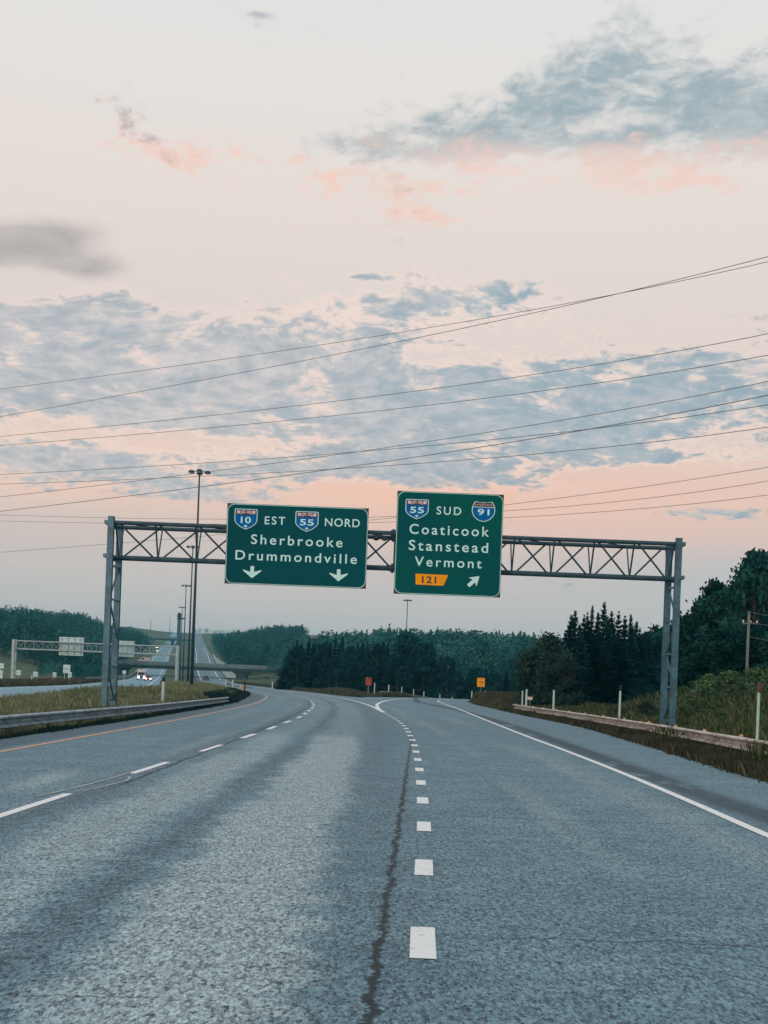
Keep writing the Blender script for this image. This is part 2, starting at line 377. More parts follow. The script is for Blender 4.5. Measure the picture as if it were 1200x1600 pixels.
c = g.mix(g.mul(g.sm(g.noise(pos, .09, 4, .5), .5, .66), .7), c, (.13, .105, .075, 1))
c = g.mix(g.mul(g.sm(g.noise(pos, 3, 4, .6), .45, .7), .5), c, (.03, .05, .035, 1))
g.l.new(c, b.inputs['Base Color'])
gme = npmesh('ground', np.stack([XX.ravel(), YY.ravel(), ZZ.ravel()], 1), Fq)
for p in gme.polygons: p.use_smooth = True
struct('ground', gme, gm)

# ------------------------------------------------------------------ asphalt
def asphalt(name, detail=True, light=1.0):
    m = bpy.data.materials.new(name); m.use_nodes = True; g = G(m.node_tree); b = g.n['Principled BSDF']
    pos = g.n.new('ShaderNodeNewGeometry').outputs['Position']
    grv = g.n.new('ShaderNodeVectorMath'); grv.operation = 'MULTIPLY'; g.l.new(pos, grv.inputs[0]); grv.inputs[1].default_value = (1.0, .38, 1.0); gr = grv.outputs[0]
    uv = g.n.new('ShaderNodeUVMap').outputs[0]
    U, V, _ = g.sep(uv)                                   # U metres from the yellow line, V metres along
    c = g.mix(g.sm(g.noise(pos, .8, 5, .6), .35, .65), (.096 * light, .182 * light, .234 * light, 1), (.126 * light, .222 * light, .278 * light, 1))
    if detail:
        st = g.noise(g.xyz(g.mul(U, 1.1), g.mul(V, .07), 1.3), 1.0, 4, .55)
        st2 = g.noise(g.xyz(g.mul(U, .5), g.mul(V, .16), 4.1), 1.0, 5, .6)
        def lane(x0, wd): d = g.mul(g.m('SUBTRACT', U, x0), 1 / wd); return g.m('POWER', 2.718, g.mul(g.mul(d, d), -1.0))
        wob = g.mul(g.m('SUBTRACT', g.noise(g.xyz(0.0, g.mul(V, .1), 7.0), 1.0, 2), .5), 1.2)
        U0 = U; U = g.add(U, wob)
        rag = g.mul(g.m('SUBTRACT', g.noise(pos, 2.2, 6, .65), .5), .9)
        def box_(x0, hw, sf): return g.m('SUBTRACT', 1.0, g.sm(g.m('ABSOLUTE', g.m('SUBTRACT', g.add(U, rag), x0)), hw - sf, hw + sf))
        fade = g.add(.30, g.mul(g.m('SUBTRACT', 1.0, g.sm(g.add(V, g.mul(rag, 5.0)), 34, 38)), .70))
        pale = g.mul(g.mul(box_(5.92, .58, .16), g.sm(st2, .20, .46)), fade); pale2 = g.mul(g.mul(box_(4.25, .46, .18), g.sm(st2, .26, .52)), fade)
        pale3 = g.mul(g.add(lane(1.2, .5), lane(2.9, .4)), g.sm(st, .42, .62))
        pale4 = g.mul(g.add(lane(8.9, .4), lane(10.6, .45)), g.mul(g.sm(st, .42, .62), .3))
        smear = g.mul(g.gauss(U, V, 2.25, 18.0, .22, 1.6), g.sm(st2, .3, .5))
        U = U0
        c = g.mix(g.m('MINIMUM', g.add(g.mul(pale, .95), g.mul(pale2, .75), g.mul(pale3, .35), pale4, smear), 1.0), c, (.270, .355, .390, 1))
        dark = g.add(g.mul(box_(5.06, .13, .15), g.sm(st, .30, .52)), g.mul(lane(3.3, .30), g.sm(st, .38, .6)), g.mul(lane(6.95, .5), .45))
        c = g.mix(g.mul(dark, .74), c, (.070, .118, .155, 1))
        dk2 = g.mul(lane(g.add(11.92, g.mul(g.m('MAXIMUM', g.m('SUBTRACT', V, 20.0), 0.0), .022)), .33), g.sm(g.noise(g.xyz(U, g.mul(V, .22), 2.0), 1.4, 5, .6), .32, .44))
        c = g.mix(g.mul(g.m('SUBTRACT', 1.0, g.sm(U, -.42, -.12)), .8), c, (.060, .105, .140, 1))
        c = g.mix(g.m('MINIMUM', g.mul(dk2, 1.25), .95), c, (.032, .066, .090, 1))
    def grains(sc):
        vo = g.n.new('ShaderNodeTexVoronoi'); vo.inputs['Scale'].default_value = sc; vo.inputs['Randomness'].default_value = 1.0; g.l.new(gr, vo.inputs['Vector'])
        return g.sep(vo.outputs['Color'])[0]
    sp2 = g.noise(gr, 30, 4, .7)
    v1, v2 = grains(56), grains(115)
    speck = g.add(g.mul(g.m('SUBTRACT', v1, .5), 1.05), g.mul(g.m('SUBTRACT', v2, .5), .80), g.mul(g.m('SUBTRACT', sp2, .5), 1.8), g.mul(g.m('SUBTRACT', g.noise(pos, 5, 3, .6), .5), .7))
    k1 = g.m('MAXIMUM', g.add(1.0, speck), .15)
    c = g.mix(1.0, c, g.xyz(k1, k1, g.m('MAXIMUM', g.add(1.0, g.mul(speck, .94)), .15)), 'MULTIPLY')
    if detail:
        # cracks: one along the dotted line, joint along the dashes, several across
        wl = g.mul(g.m('SUBTRACT', g.noise(g.xyz(0.0, V, 0.0), 1.6, 7, .75), .5), .26)
        br = g.noise(pos, 5, 3, .6)
        dcr = g.m('ABSOLUTE', g.m('SUBTRACT', U, g.add(6.70, g.mul(V, .033), wl)))
        dcr = g.add(dcr, g.mul(g.m('MAXIMUM', g.m('SUBTRACT', V, 20.0), 0.0), .0006))
        dcr = g.m('SUBTRACT', dcr, g.mul(g.m('MAXIMUM', g.m('SUBTRACT', g.noise(pos, 9, 4, .7), .46), 0.0), .22))
        cr = g.mul(g.m('SUBTRACT', 1.0, g.sm(dcr, .004, .026)), g.mul(g.sm(br, .26, .40), g.m('LESS_THAN', V, 40.0)))
        wl2 = g.mul(g.m('SUBTRACT', g.noise(g.xyz(2.0, V, 0.0), .5, 4, .6), .5), .2)
        dj = g.m('ABSOLUTE', g.m('SUBTRACT', g.add(U, wl2), g.add(3.56, -.13)))
        cr = g.m('MAXIMUM', cr, g.mul(g.m('SUBTRACT', 1.0, g.sm(dj, .01, .05)), g.mul(g.sm(br, .30, .45), g.sm(V, 15, 19))))
        for v0, u0, u1, th in ((7.75, 7.3, 12.4, .022), (15.0, 7.6, 11.9, .035), (5.0, 2.5, 6.0, .012), (33.0, 7.6, 11.5, .06), (9.5, 3.6, 5.4, .016), (11.6, 4.6, 6.6, .013), (22.5, 8.0, 12.0, .035), (19.0, 4.0, 6.5, .022), (5.9, 3.0, 6.2, .012)):
            wv = g.mul(g.m('SUBTRACT', g.noise(g.xyz(U, v0, 3.0), 1.3, 6, .7), .5), .8)
            dv = g.m('ABSOLUTE', g.m('SUBTRACT', V, g.add(v0, wv)))
            inside = g.mul(g.sm(U, u0, u0 + .5), g.m('SUBTRACT', 1.0, g.sm(U, u1 - .5, u1)))
            cr = g.m('MAXIMUM', cr, g.mul(g.mul(g.m('SUBTRACT', 1.0, g.sm(dv, th * .3, th)), inside), g.mul(g.sm(br, .34, .50), .95)))
        c = g.mix(g.mul(cr, .9), c, (.006, .014, .02, 1))
    g.l.new(c, b.inputs['Base Color'])
    b.inputs['Roughness'].default_value = .82; b.inputs['Specular IOR Level'].default_value = .35
    bn = g.n.new('ShaderNodeBump'); bn.inputs['Strength'].default_value = .3; bn.inputs['Distance'].default_value = .008
    g.l.new(g.add(g.mul(v1, .5), sp2), bn.inputs['Height']); g.l.new(bn.outputs[0], b.inputs['Normal'])
    return m
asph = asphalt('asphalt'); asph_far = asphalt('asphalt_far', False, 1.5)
pale_m = mat('pale_gravel', (.34, .38, .38, 1), .9, 0, .2, .3)

def strip(fl, fr, Ys, dz=0.0, nlat=6, ref=X_yel, zf=None):
    Ys = np.asarray(Ys, float); L = fl(Ys); Rr = fr(Ys); V = []; UV = []
    for i, y in enumerate(Ys):
        for k in range(nlat + 1):
            x = L[i] + (Rr[i] - L[i]) * k / nlat
            z = (zf(x, y) if zf else float(Z_cor(y))) + dz
            V.append((x, y, z)); UV.append((x - float(ref(y)), y))
    n = nlat + 1
    F = [(i * n + k, i * n + k + 1, (i + 1) * n + k + 1, (i + 1) * n + k) for i in range(len(Ys) - 1) for k in range(nlat)]
    me = npmesh('strip', V, F); ul = me.uv_layers.new(name='UVMap')
    li = np.empty(len(me.loops), np.int32); me.loops.foreach_get('vertex_index', li)
    ul.data.foreach_set('uv', np.array(UV, np.float32)[li].ravel()); return me
yA = np.concatenate([np.arange(-20, 200, 2.5), np.arange(200, 700, 10), np.arange(700, 2001, 40)])
E_l = spline([(-30, 2.9), (20, 2.9), (40, 2.85), (50, 2.6), (60, 2.05), (70, 1.4), (90, .6), (107, -.7), (125, -2.2), (140, -2.4), (152, -1.4), (160, .6), (167, 3.2), (174, 7), (180, 12)])
road = struct('main_road', strip(lambda y: X_yel(y) - 1.25 - .4 * sst(y, 60, 110), lambda y: np.where(y < 140, E_l(y), E_l(140.0) + (X_main(y) + 2.65 - E_l(140.0)) * sst(y, 140, 150)), yA), asph)
E_r = spline([(-30, 6.6), (0, 6.7), (23, 7.0), (40, 7.9), (58, 8.6), (77, 8.5), (100, 8.4), (130, 8.9), (145, 10.2), (150, 11.6), (156, 14.2), (162, 18), (168, 24)])
def ramp_z(x, y): return float(-1.2 * sst(y, 150, 190) + 0)
# exit lane: rows cut square to its curve so that it can swing to the right
me = None
Ye = np.arange(-20, 146, 2.5); rows = [((float(E_l(y)), y), (float(E_r(y)), y)) for y in Ye]
rows += [((-1.6, 150), (11.2, 147)), ((.2, 156), (14, 149)), ((3, 163), (18, 151.5)), ((7.5, 170), (24, 154)), ((14, 176), (31, 156)), ((24, 181), (40, 157))]
V, UV = [], []
for (a, b_) in rows:
    for k in range(7):
        x = a[0] + (b_[0] - a[0]) * k / 6; y = a[1] + (b_[1] - a[1]) * k / 6
        V.append((x, y, -.9 * float(sst(x, 9, 40)) * float(sst(y, 140, 160)) + .004 * float(sst(y, 138, 142)))); UV.append((x - float(X_yel(min(y, 120.0))), y))
F = [(i * 7 + k, i * 7 + k + 1, (i + 1) * 7 + k + 1, (i + 1) * 7 + k) for i in range(len(rows) - 1) for k in range(6)]
me = npmesh('exit', V, F); ul = me.uv_layers.new(name='UVMap'); li = np.empty(len(me.loops), np.int32); me.loops.foreach_get('vertex_index', li)
ul.data.foreach_set('uv', np.array(UV, np.float32)[li].ravel())
exit_lane = struct('exit_lane', me, asph)
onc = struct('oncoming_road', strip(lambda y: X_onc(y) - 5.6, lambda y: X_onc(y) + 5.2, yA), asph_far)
# pale side ramp joining on the hill
hr_l = lambda y: X_main(y) + 3.2 + 6 * sst(y, 560, 900) * 0 + 0.0
struct('side_ramp', strip(lambda y: X_main(y) + 3.4, lambda y: X_main(y) + 3.4 + 9.0 * (1 - .85 * sst(y, 520, 850)), np.arange(505, 900, 12), .006), pale_m)

# painted markings: parts of the road they lie on
def line_mesh(fx, Ys, wd, dz=.009, zf=None):
    V = []
    for y in Ys:
        t = (float(fx(y + .5)) - float(fx(y - .5))); nn = math.hypot(1, t); ox, oy = wd / 2 / nn, -wd / 2 * t / nn
        x = float(fx(y)); z = float(Z_cor(y)) + dz
        V += [(x - ox, y - oy, z), (x + ox, y + oy, z)]
    return npmesh('line', V, [(2 * i, 2 * i + 1, 2 * i + 3, 2 * i + 2) for i in range(len(Ys) - 1)])
def poly_line(pts, wd, dz=.009):
    pts = [Vector((p[0], p[1])) for p in pts]; V = []
    for i, p in enumerate(pts):
        d = (pts[min(i + 1, len(pts) - 1)] - pts[max(i - 1, 0)]).normalized(); n = Vector((d.y, -d.x)) * wd / 2
        zz = -.9 * float(sst(p.x, 9, 40)) * float(sst(p.y, 140, 160)) + dz
        V += [(p.x - n.x, p.y - n.y, zz), (p.x + n.x, p.y + n.y, zz)]
    return npmesh('line', V, [(2 * i, 2 * i + 1, 2 * i + 3, 2 * i + 2) for i in range(len(pts) - 1)])
o = link('edge_line', line_mesh(X_yel, np.concatenate([np.arange(-15, 200, 2.5), np.arange(200, 460, 8)]), .13, .006), yellow_paint, road); o['label'] = 'orange yellow left edge line'
o = link('edge_line', line_mesh(X_main, np.concatenate([np.arange(69.5, 200, 2.5), np.arange(200, 460, 8)]), .20, .010), white_paint, road); o['label'] = 'white line between the main lanes and the gore'
o = link('edge_line', line_mesh(X_right, np.arange(-15, 143, 2.5), .14, .007), white_paint, exit_lane); o['label'] = 'white line along the right shoulder'
link('edge_line', poly_line([(6.05, 142.5), (6.6, 147), (8.2, 151), (11.5, 154), (16, 156.3), (22, 158)], .16), white_paint, exit_lane)
link('gore_line', poly_line([(.02, 70), (-.22, 76), (-.38, 85), (-.48, 95), (-.30, 106), (.1, 117), (.7, 128), (1.5, 138), (2.8, 147), (5, 155), (9, 163), (15, 168.5), (23, 172)], .24, .012), white_paint, exit_lane)
k = 0
yc = 14.4 - 6.55
while yc < 150:
    link('lane_dash', line_mesh(X_dash, np.linspace(yc - 1.45, yc + 1.45, 4), .12 if yc < 30 else .15, .005), white_paint, road); yc += 6.55
for i in range(-1, 21):
    yc = 7.5 + 3.1 * i
    link('dotted_dash', line_mesh(X_dot, np.linspace(yc - .46, yc + .46, 3), .15 if i < 8 else .17, .005), white_paint, road)
def gpoly(uvs): return [gp(u, v)[:2] for u, v in uvs]
o = link('worn_paint_mark', poly_line(gpoly([(58, 1245), (110, 1234), (160, 1221), (203, 1208)]), .035), worn_paint, road)
o = link('worn_paint_mark', poly_line(gpoly([(132, 1236), (165, 1229), (196, 1221), (203, 1217), (201, 1214)]), .035), worn_paint, road)
for off, p in ((-3.9, onc), (3.5, onc)):
    link('edge_line', line_mesh(lambda y, off=off: X_onc(y) + off, np.concatenate([np.arange(40, 700, 10), np.arange(700, 1200, 40)]), .2, .008), white_paint, p)
link('edge_line', line_mesh(lambda y: X_yel(y) + .3, np.arange(480, 1150, 20), .35, .008), white_paint, road)
link('edge_line', line_mesh(X_main, np.arange(480, 1150, 20), .35, .008), white_paint, road)
# ------------------------------------------------------------------ sign gantry over the road
def make_gantry(name, xl, xr, Yf, Yr, z_top, z_bot, ground_l, ground_r, npan, ms, mc, leg_w=.24, cr=.085, rails=True):
    root = empty(name, ((xl + xr) / 2, (Yf + Yr) / 2, 0)); ox, oy = -(xl + xr) / 2, -(Yf + Yr) / 2
    def P(x, y, z): return Vector((x + ox, y + oy, z))
    Ym = (Yf + Yr) / 2
    for x, gz, sgn in ((xl, ground_l, 1), (xr, ground_r, -1)):
        for y in (Yf, Yr):
            m = MB(); hw = leg_w / 2; a = P(x, y, 0)
            # rolled section: web and two flanges
            m.box(a.x - hw, a.x + hw, a.y - .012 * 0 - hw * .95, a.y - hw * .95 + .03, gz - .3, z_top + .22)
            m.box(a.x - hw, a.x + hw, a.y + hw * .95 - .03, a.y + hw * .95, gz - .3, z_top + .22)
            m.box(a.x - .02, a.x + .02, a.y - hw * .95 + .03, a.y + hw * .95 - .03, gz - .3, z_top + .218)
            m.box(a.x - hw * .99, a.x + hw * .99, a.y - hw * .9, a.y + hw * .9, z_top + .22, z_top + .235)
            post = m.build('post', ms, root)
            mm = MB(); mm.box(a.x - hw - .12, a.x + hw + .12, a.y - hw - .1, a.y + hw + .1, gz - .02, gz + .05); mm.build('base_plate', ms, post)
        mb = MB(); n = 4; zs = [gz + .55 + (z_bot - .35 - gz - .55) * i / n for i in range(n + 1)]
        for z in zs: mm = MB(); mm.bar(P(x, Yf + leg_w / 2, z), P(x, Yr - leg_w / 2, z), .07, .07); mm.build('rung', ms, root)
        for i in range(n):
            mm = MB(); a, b_ = (Yf, Yr) if i % 2 else (Yr, Yf)
            mm.bar(P(x + .03, a + (leg_w / 2 if a == Yf else -leg_w / 2), zs[i] + .06), P(x + .03, b_ + (leg_w / 2 if b_ == Yf else -leg_w / 2), zs[i + 1] - .06), .06, .06); mm.build('diagonal_brace', ms, root)
    x0, x1 = xl - .10, xr + .10
    for y, z, r in ((Yf + .06, z_top, cr), (Yr - .06, z_top, cr), (Ym, z_bot, cr * 1.25)):
        m = MB(); m.tube([P(x0, y, z), P(x1, y, z)], r, 12); m.build('chord', mc, root, smooth=False)
    xs = [xl + leg_w / 2 + .05 + (xr - xl - leg_w - .1) * i / npan for i in range(npan + 1)]
    for i in range(npan + 1):
        m = MB(); m.bar(P(xs[i], Ym, z_bot), P(xs[i] - .0, Yf + .06, z_top), .06, .06); m.bar(P(xs[i], Ym + .01, z_bot), P(xs[i], Yr - .06, z_top), .05, .05); m.build('strut', mc, root)
    for i in range(npan):
        m = MB(); m.tube([P(xs[i] + .12, Yf + .05, z_top), P(xs[i + 1] - .12, Ym - .02, z_bot)], .038, 6)
        m.build('truss_brace', mc, root)
        m = MB(); m.tube([P(xs[i + 1] - .12, Yr - .05, z_top), P(xs[i] + .12, Ym + .02, z_bot)], .038, 6)
        m.build('truss_brace', mc, root)
        if i % 2 == 0: m = MB(); m.tube([P(xs[i], Yf + .06, z_top + .01), P(xs[i + 1], Yr - .06, z_top + .01)], .025, 6); m.build('top_brace', mc, root)
    return root, P
GY = 52.0
pl, pr = at(173, 840, GY - .85), at(1060, 870, GY - .85)
zt = at(430, 826, GY - .79).z; zb = at(430, 881, GY).z
gl, gr = hz(pl.x, GY) - .1, hz(pr.x, GY) - .1
gan, GP = make_gantry('sign_gantry', pl.x, pr.x, GY - .85, GY + .85, zt, zb, gl, gr, 14, galv, galv_dark)
tag(gan, 'grey steel truss gantry spanning the near road on two-legged posts', 'gantry')
for u in (614.0,):
    for z, r, y in ((zt, .17, GY - .79), (zt, .17, GY + .79), (zb, .2, GY)):
        X = at(u, 860, GY).x
        m = MB(); m.tube([GP(X - .05, y, z), GP(X + .05, y, z)], r, 14); m.tube([GP(X - .12, y, z), GP(X + .12, y, z)], r * .72, 10); m.build('flange', galv_dark, gan)
for x, s in ((pl.x, -1), (pr.x, 1)):
    for z in (zt, zb):
        m = MB(); m.box(*sorted((GP(x + s * .10, 0, 0).x, GP(x + s * .26, 0, 0).x)), GP(0, GY - .95, 0).y, GP(0, GY + .95, 0).y, z - .07, z + .07); m.build('cap_beam', galv, gan)
for u in (588, 601):
    X = at(u, 839, GY).x; m = MB(); m.lathe([(.02, .10), (.04, .08), (.12, .02), (.12, -.02), (.05, -.05)], GP(X, GY - .2, zt - .2)); m.build('luminaire', sdark, gan, smooth=True)

# ------------------------------------------------------------------ lettering
def text_mesh(body, x0, x1, z, cap, y, weight=.0, most=1.32):
    """letters between x0 and x1 standing on z, facing the road, as one mesh"""
    cu = bpy.data.curves.new('t', 'FONT'); cu.body = body; cu.size = 1.0; cu.extrude = 0.0; cu.offset = weight
    ob = bpy.data.objects.new('t', cu); COL.objects.link(ob)
    dg = bpy.context.evaluated_depsgraph_get()
    def ext():
        bpy.context.view_layer.update(); ob.update_tag(); bpy.context.evaluated_depsgraph_get().update()
        me = bpy.data.meshes.new_from_object(ob.evaluated_get(bpy.context.evaluated_depsgraph_get())); v = np.empty(len(me.vertices) * 3, np.float32); me.vertices.foreach_get('co', v); return me, v.reshape(-1, 3)
    def capped():
        cu2 = cu.body; cu.body = 'H'; m_, v_ = ext(); cu.body = cu2; bpy.data.meshes.remove(m_); return float(v_[:, 1].max())
    H = capped(); s = cap / H; want = (x1 - x0) / s
    a, b_ = 1.0, 1.4
    cu.space_character = a; m_, v_ = ext(); wa = float(np.ptp(v_[:, 0])); bpy.data.meshes.remove(m_)
    cu.space_character = b_; m_, v_ = ext(); wb = float(np.ptp(v_[:, 0])); bpy.data.meshes.remove(m_)
    sp = a + (want - wa) / max(wb - wa, 1e-4) * (b_ - a) if len(body) > 1 else 1.0
    cu.space_character = min(max(sp, .85), most); me, v_ = ext()
    kx = (x1 - x0) / float(np.ptp(v_[:, 0])); mn = float(v_[:, 0].min())
    for vv in me.vertices:
        cx, cz = vv.co.x, vv.co.y
        vv.co = (x0 + (cx - mn) * kx, y, z + cz * s)
    bpy.data.objects.remove(ob); bpy.data.curves.remove(cu); me.materials.clear()
    return me
def rrect(x0, x1, z0, z1, r, n=6):
    p = []
    for cx, cz, a0 in ((x1 - r, z1 - r, 0), (x0 + r, z1 - r, 90), (x0 + r, z0 + r, 180), (x1 - r, z0 + r, 270)):
        for k in range(n + 1): t = R(a0 + 90 * k / n); p.append((cx + r * math.cos(t), cz + r * math.sin(t)))
    return p
def shield_canada(u0, u1, v0, v1, SY, number, parent, S):
    a, b_ = S(u0, v0), S(u1, v1); x0, x1, z1, z0 = a[0], b_[0], a[1], b_[1]; W, Hh = x1 - x0, z1 - z0; cx = (x0 + x1) / 2
    def outline(k):
        w_, h = W / 2 * k, Hh * k; zc = z1 - Hh * (1 - k) / 2
        return [(cx - w_ * .96, zc), (cx + w_ * .96, zc), (cx + w_, zc - h * .10), (cx + w_, zc - h * .58), (cx + w_ * .86, zc - h * .72), (cx + w_ * .5, zc - h * .88), (cx + w_ * .18, zc - h * .96), (cx, zc - h), (cx - w_ * .18, zc - h * .96), (cx - w_ * .5, zc - h * .88), (cx - w_ * .86, zc - h * .72), (cx - w_, zc - h * .58), (cx - w_, zc - h * .10)]
    m = MB(); m.prism(outline(1.0), SY - .010, SY - .002); sh = m.build('route_shield', swhite, parent)
    m = MB(); m.prism(outline(.93), SY - .014, SY - .0105); m.build('shield_field', sblue, sh)
    zb_, zt_ = z1 - Hh * .28, z1 - Hh * .045; xa, xb = cx - W * .455, cx + W * .455
    m = MB(); m.prism([(xa, zb_), (xb, zb_), (xb, zt_), (xa, zt_)], SY - .017, SY - .0145); m.build('shield_band', sred, sh)
    m = MB(); hh = zt_ - zb_; ww = xb - xa                                # road interchange motif: two blocks joined by crossing ribbons
    for sx in (-1, 1):
        q = lambda f, t: (cx + sx * ww * f, zb_ + hh * t)
        m.prism([q(.44, .20), q(.44, .84), q(.31, .84), q(.27, .52), q(.31, .20)], SY - .020, SY - .0175)
        m.prism([q(.27, .60), q(.20, .84), q(.06, .84), q(.02, .70), q(.05, .64), q(.17, .70), q(.25, .46)], SY - .020, SY - .0175)
        m.prism([q(.30, .16), q(.22, .36), q(.10, .56), q(.02, .44), q(.02, .30), q(.10, .38), q(.20, .16)], SY - .020, SY - .0175)
    m.build('highway_motif', spink, sh)
    link('number', text_mesh(number, cx - W * (.30 if number != '10' else .22), cx + W * (.30 if number != '10' else .22), z1 - Hh * .685, Hh * .30, SY - .017, .018, 1.06), swhite, sh)
    m = MB(); r = Hh * .085; zc = z1 - Hh * .845                           # small lily: three petals, a bar and a foot
    m.prism([(cx, zc + r * 1.15), (cx + r * .36, zc + r * .2), (cx + r * .2, zc - r * .3), (cx - r * .2, zc - r * .3), (cx - r * .36, zc + r * .2)], SY - .017, SY - .0145)
    for sx in (-1, 1): m.prism([(cx + sx * r * .35, zc - r * .2), (cx + sx * r * .55, zc + r * .45), (cx + sx * r * .95, zc + r * .4), (cx + sx * r * 1.05, zc), (cx + sx * r * .75, zc - r * .2)], SY - .0175, SY - .015)
    m.prism([(cx - r * .7, zc - r * .3), (cx + r * .7, zc - r * .3), (cx + r * .7, zc - r * .5), (cx - r * .7, zc - r * .5)], SY - .0172, SY - .0146)
    m.prism([(cx - r * .2, zc - r * .5), (cx + r * .2, zc - r * .5), (cx, zc - r * 1.15)], SY - .0174, SY - .0147)
    m.build('lily_emblem', swhite, sh)
def shield_us(u0, u1, v0, v1, SY, number, parent, S):
    a, b_ = S(u0, v0), S(u1, v1); x0, x1, z1, z0 = a[0], b_[0], a[1], b_[1]; W, Hh = x1 - x0, z1 - z0; cx = (x0 + x1) / 2
    def outline(k):
        w_, h = W / 2 * k, Hh * k; zc = z1 - Hh * (1 - k) / 2
        half = [(0, .035), (.28, .05), (.56, .02), (.74, .0), (.86, .12), (.97, .28), (1.0, .44), (.95, .60), (.80, .76), (.55, .90), (.28, .97), (0, 1.0)]
        return [(cx + w_ * f, zc - h * t) for f, t in half] + [(cx - w_ * f, zc - h * t) for f, t in half[-2:0:-1]]
    m = MB(); m.prism(outline(1.0), SY - .010, SY - .002); sh = m.build('route_shield', swhite, parent)
    m = MB(); m.prism(outline(.93), SY - .014, SY - .0105); m.build('shield_field', sblue, sh)
    zb_ = z1 - Hh * .27
    m = MB(); m.prism([(cx - W * .45, zb_), (cx + W * .45, zb_), (cx + W * .40, z1 - Hh * .14), (cx + W * .34, z1 - Hh * .045), (cx, z1 - Hh * .075), (cx - W * .34, z1 - Hh * .045), (cx - W * .40, z1 - Hh * .14)], SY - .017, SY - .0145); m.build('shield_band', sred, sh)
    m = MB(); m.prism([(cx - W * .465, zb_ - Hh * .03), (cx + W * .465, zb_ - Hh * .03), (cx + W * .465, zb_), (cx - W * .465, zb_)], SY - .0175, SY - .0148); m.build('shield_rule', swhite, sh)
    link('lettering', text_mesh('INTERSTATE', cx - W * .36, cx + W * .36, z1 - Hh * .225, Hh * .10, SY - .0205, .0), spink, sh)
    link('number', text_mesh(number, cx - W * .25, cx + W * .25, z1 - Hh * .67, Hh * .30, SY - .017, .018, 1.06), swhite, sh)
def arrow_down(u, v0, v1, hw, SY, parent, S):
    a, b_ = S(u, v0), S(u, v1); x, z1, z0 = (a[0] + b_[0]) / 2, a[1], b_[1]; h = z1 - z0; W = hw / FPX * SY
    m = MB(); m.prism([(x - W * .20, z1), (x + W * .20, z1), (x + W * .20, z0 + h * .52), (x + W, z0 + h * .70), (x + W * .98, z0 + h * .60), (x, z0), (x - W * .98, z0 + h * .60), (x - W, z0 + h * .70), (x - W * .20, z0 + h * .52)], SY - .012, SY - .002)
    m.build('arrow', swhite, parent)
def overhead_sign(name, TL, TR, BR, BL, SY, green, label):
    ps = [at(*p, SY) for p in (TL, TR, BR, BL)]
    x0 = (ps[0].x + ps[3].x) / 2; x1 = (ps[1].x + ps[2].x) / 2; z1 = (ps[0].z + ps[1].z) / 2; z0 = (ps[2].z + ps[3].z) / 2
    root = empty(name, ((x0 + x1) / 2, SY, z0)); off = Vector((-(x0 + x1) / 2, -SY, -z0))
    tag(root, label, 'road sign', 'overhead signs on the gantry')
    def put(o): o.location = off; return o
    m = MB(); m.box(x0, x1, SY + .012, SY + .07, z0, z1); put(m.build('backing', sdark, root))
    for x in np.linspace(x0 + .5, x1 - .5, 4):
        m = MB(); m.box(x - .05, x + .05, SY + .07, GY - .85 + .05, z0 + .15, z1 - .15); put(m.build('hanger', galv_dark, root))
    e = .012
    m = MB(); m.prism(rrect(x0 + e, x1 - e, z0 + e, z1 - e, .30), SY + .006, SY + .012); put(m.build('border', sedge, root))
    m = MB(); m.prism(rrect(x0 + e + .035, x1 - e - .035, z0 + e + .035, z1 - e - .035, .27), SY, SY + .0055); put(m.build('panel', green, root))
    def S(u, v): q = at(u, v, SY); return q.x, q.z
    return root, S, put
class Col:      # collects the parts of one sign under its root with the right offset
    pass
SY = 50.9
def fit_children(root, off_from):
    for ch in root.children:
        if ch.name.split('.')[0] not in ('backing', 'hanger', 'border', 'panel'): ch.location = off_from
s1, S, put = overhead_sign('overhead_sign', (355, 786), (576, 794), (572, 919.5), (351, 912), SY, sgreen, 'wide green overhead sign with two down arrows, reading Sherbrooke and Drummondville')
shield_canada(367, 401.5, 794.5, 828, SY, '10', s1, S); shield_canada(462, 497, 798.5, 831.5, SY, '55', s1, S)
def T(root, S, body, u0, u1, vb, vt, wt=.010, m=None):
    um = (u0 + u1) / 2; a, b_ = S(u0, vb), S(u1, vb); c_, d_ = S(um, vb), S(um, vt)
    o = link('lettering', text_mesh(body, a[0], b_[0], c_[1], d_[1] - c_[1], SY - .006, wt), m or swhite, root); return o
T(s1, S, 'EST', 413.5, 445.5, 819.5, 807.3); T(s1, S, 'NORD', 507.5, 562, 822.8, 810.5)
T(s1, S, 'Sherbrooke', 392, 535, 852.3, 837.6); T(s1, S, 'Drummondville', 367.5, 557.5, 877.5, 863.0)
arrow_down(394, 884.5, 903.5, 14.5, SY, s1, S); arrow_down(529, 889.5, 908.5, 14.5, SY, s1, S)
fit_children(s1, -s1.location)
s2, S, put = overhead_sign('overhead_sign', (622, 767), (788, 772.5), (781, 933.5), (614, 927.5), SY, sgreen2, 'tall green overhead sign with orange exit 121 tab, reading Coaticook, Stanstead and Vermont')
shield_canada(634, 669, 779.5, 812, SY, '55', s2, S); shield_us(737.6, 773.2, 783, 816, SY, '91', s2, S)
T(s2, S, 'SUD', 682, 720.5, 804.2, 792); T(s2, S, 'Coaticook', 639.5, 764, 836, 820.8); T(s2, S, 'Stanstead', 638.5, 762.5, 861.5, 846); T(s2, S, 'Vermont', 647.5, 752.5, 886, 871.3)
a = [S(*p) for p in ((648.5, 895.5), (701.5, 897.8), (693.6, 916.2), (648.5, 914))]
m = MB(); m.prism([a[0], a[1], a[2], a[3]], SY - .010, SY - .001); tab = m.build('exit_tab', snavy, s2, bevel=0)
cx_, cz_ = sum(p[0] for p in a) / 4, sum(p[1] for p in a) / 4
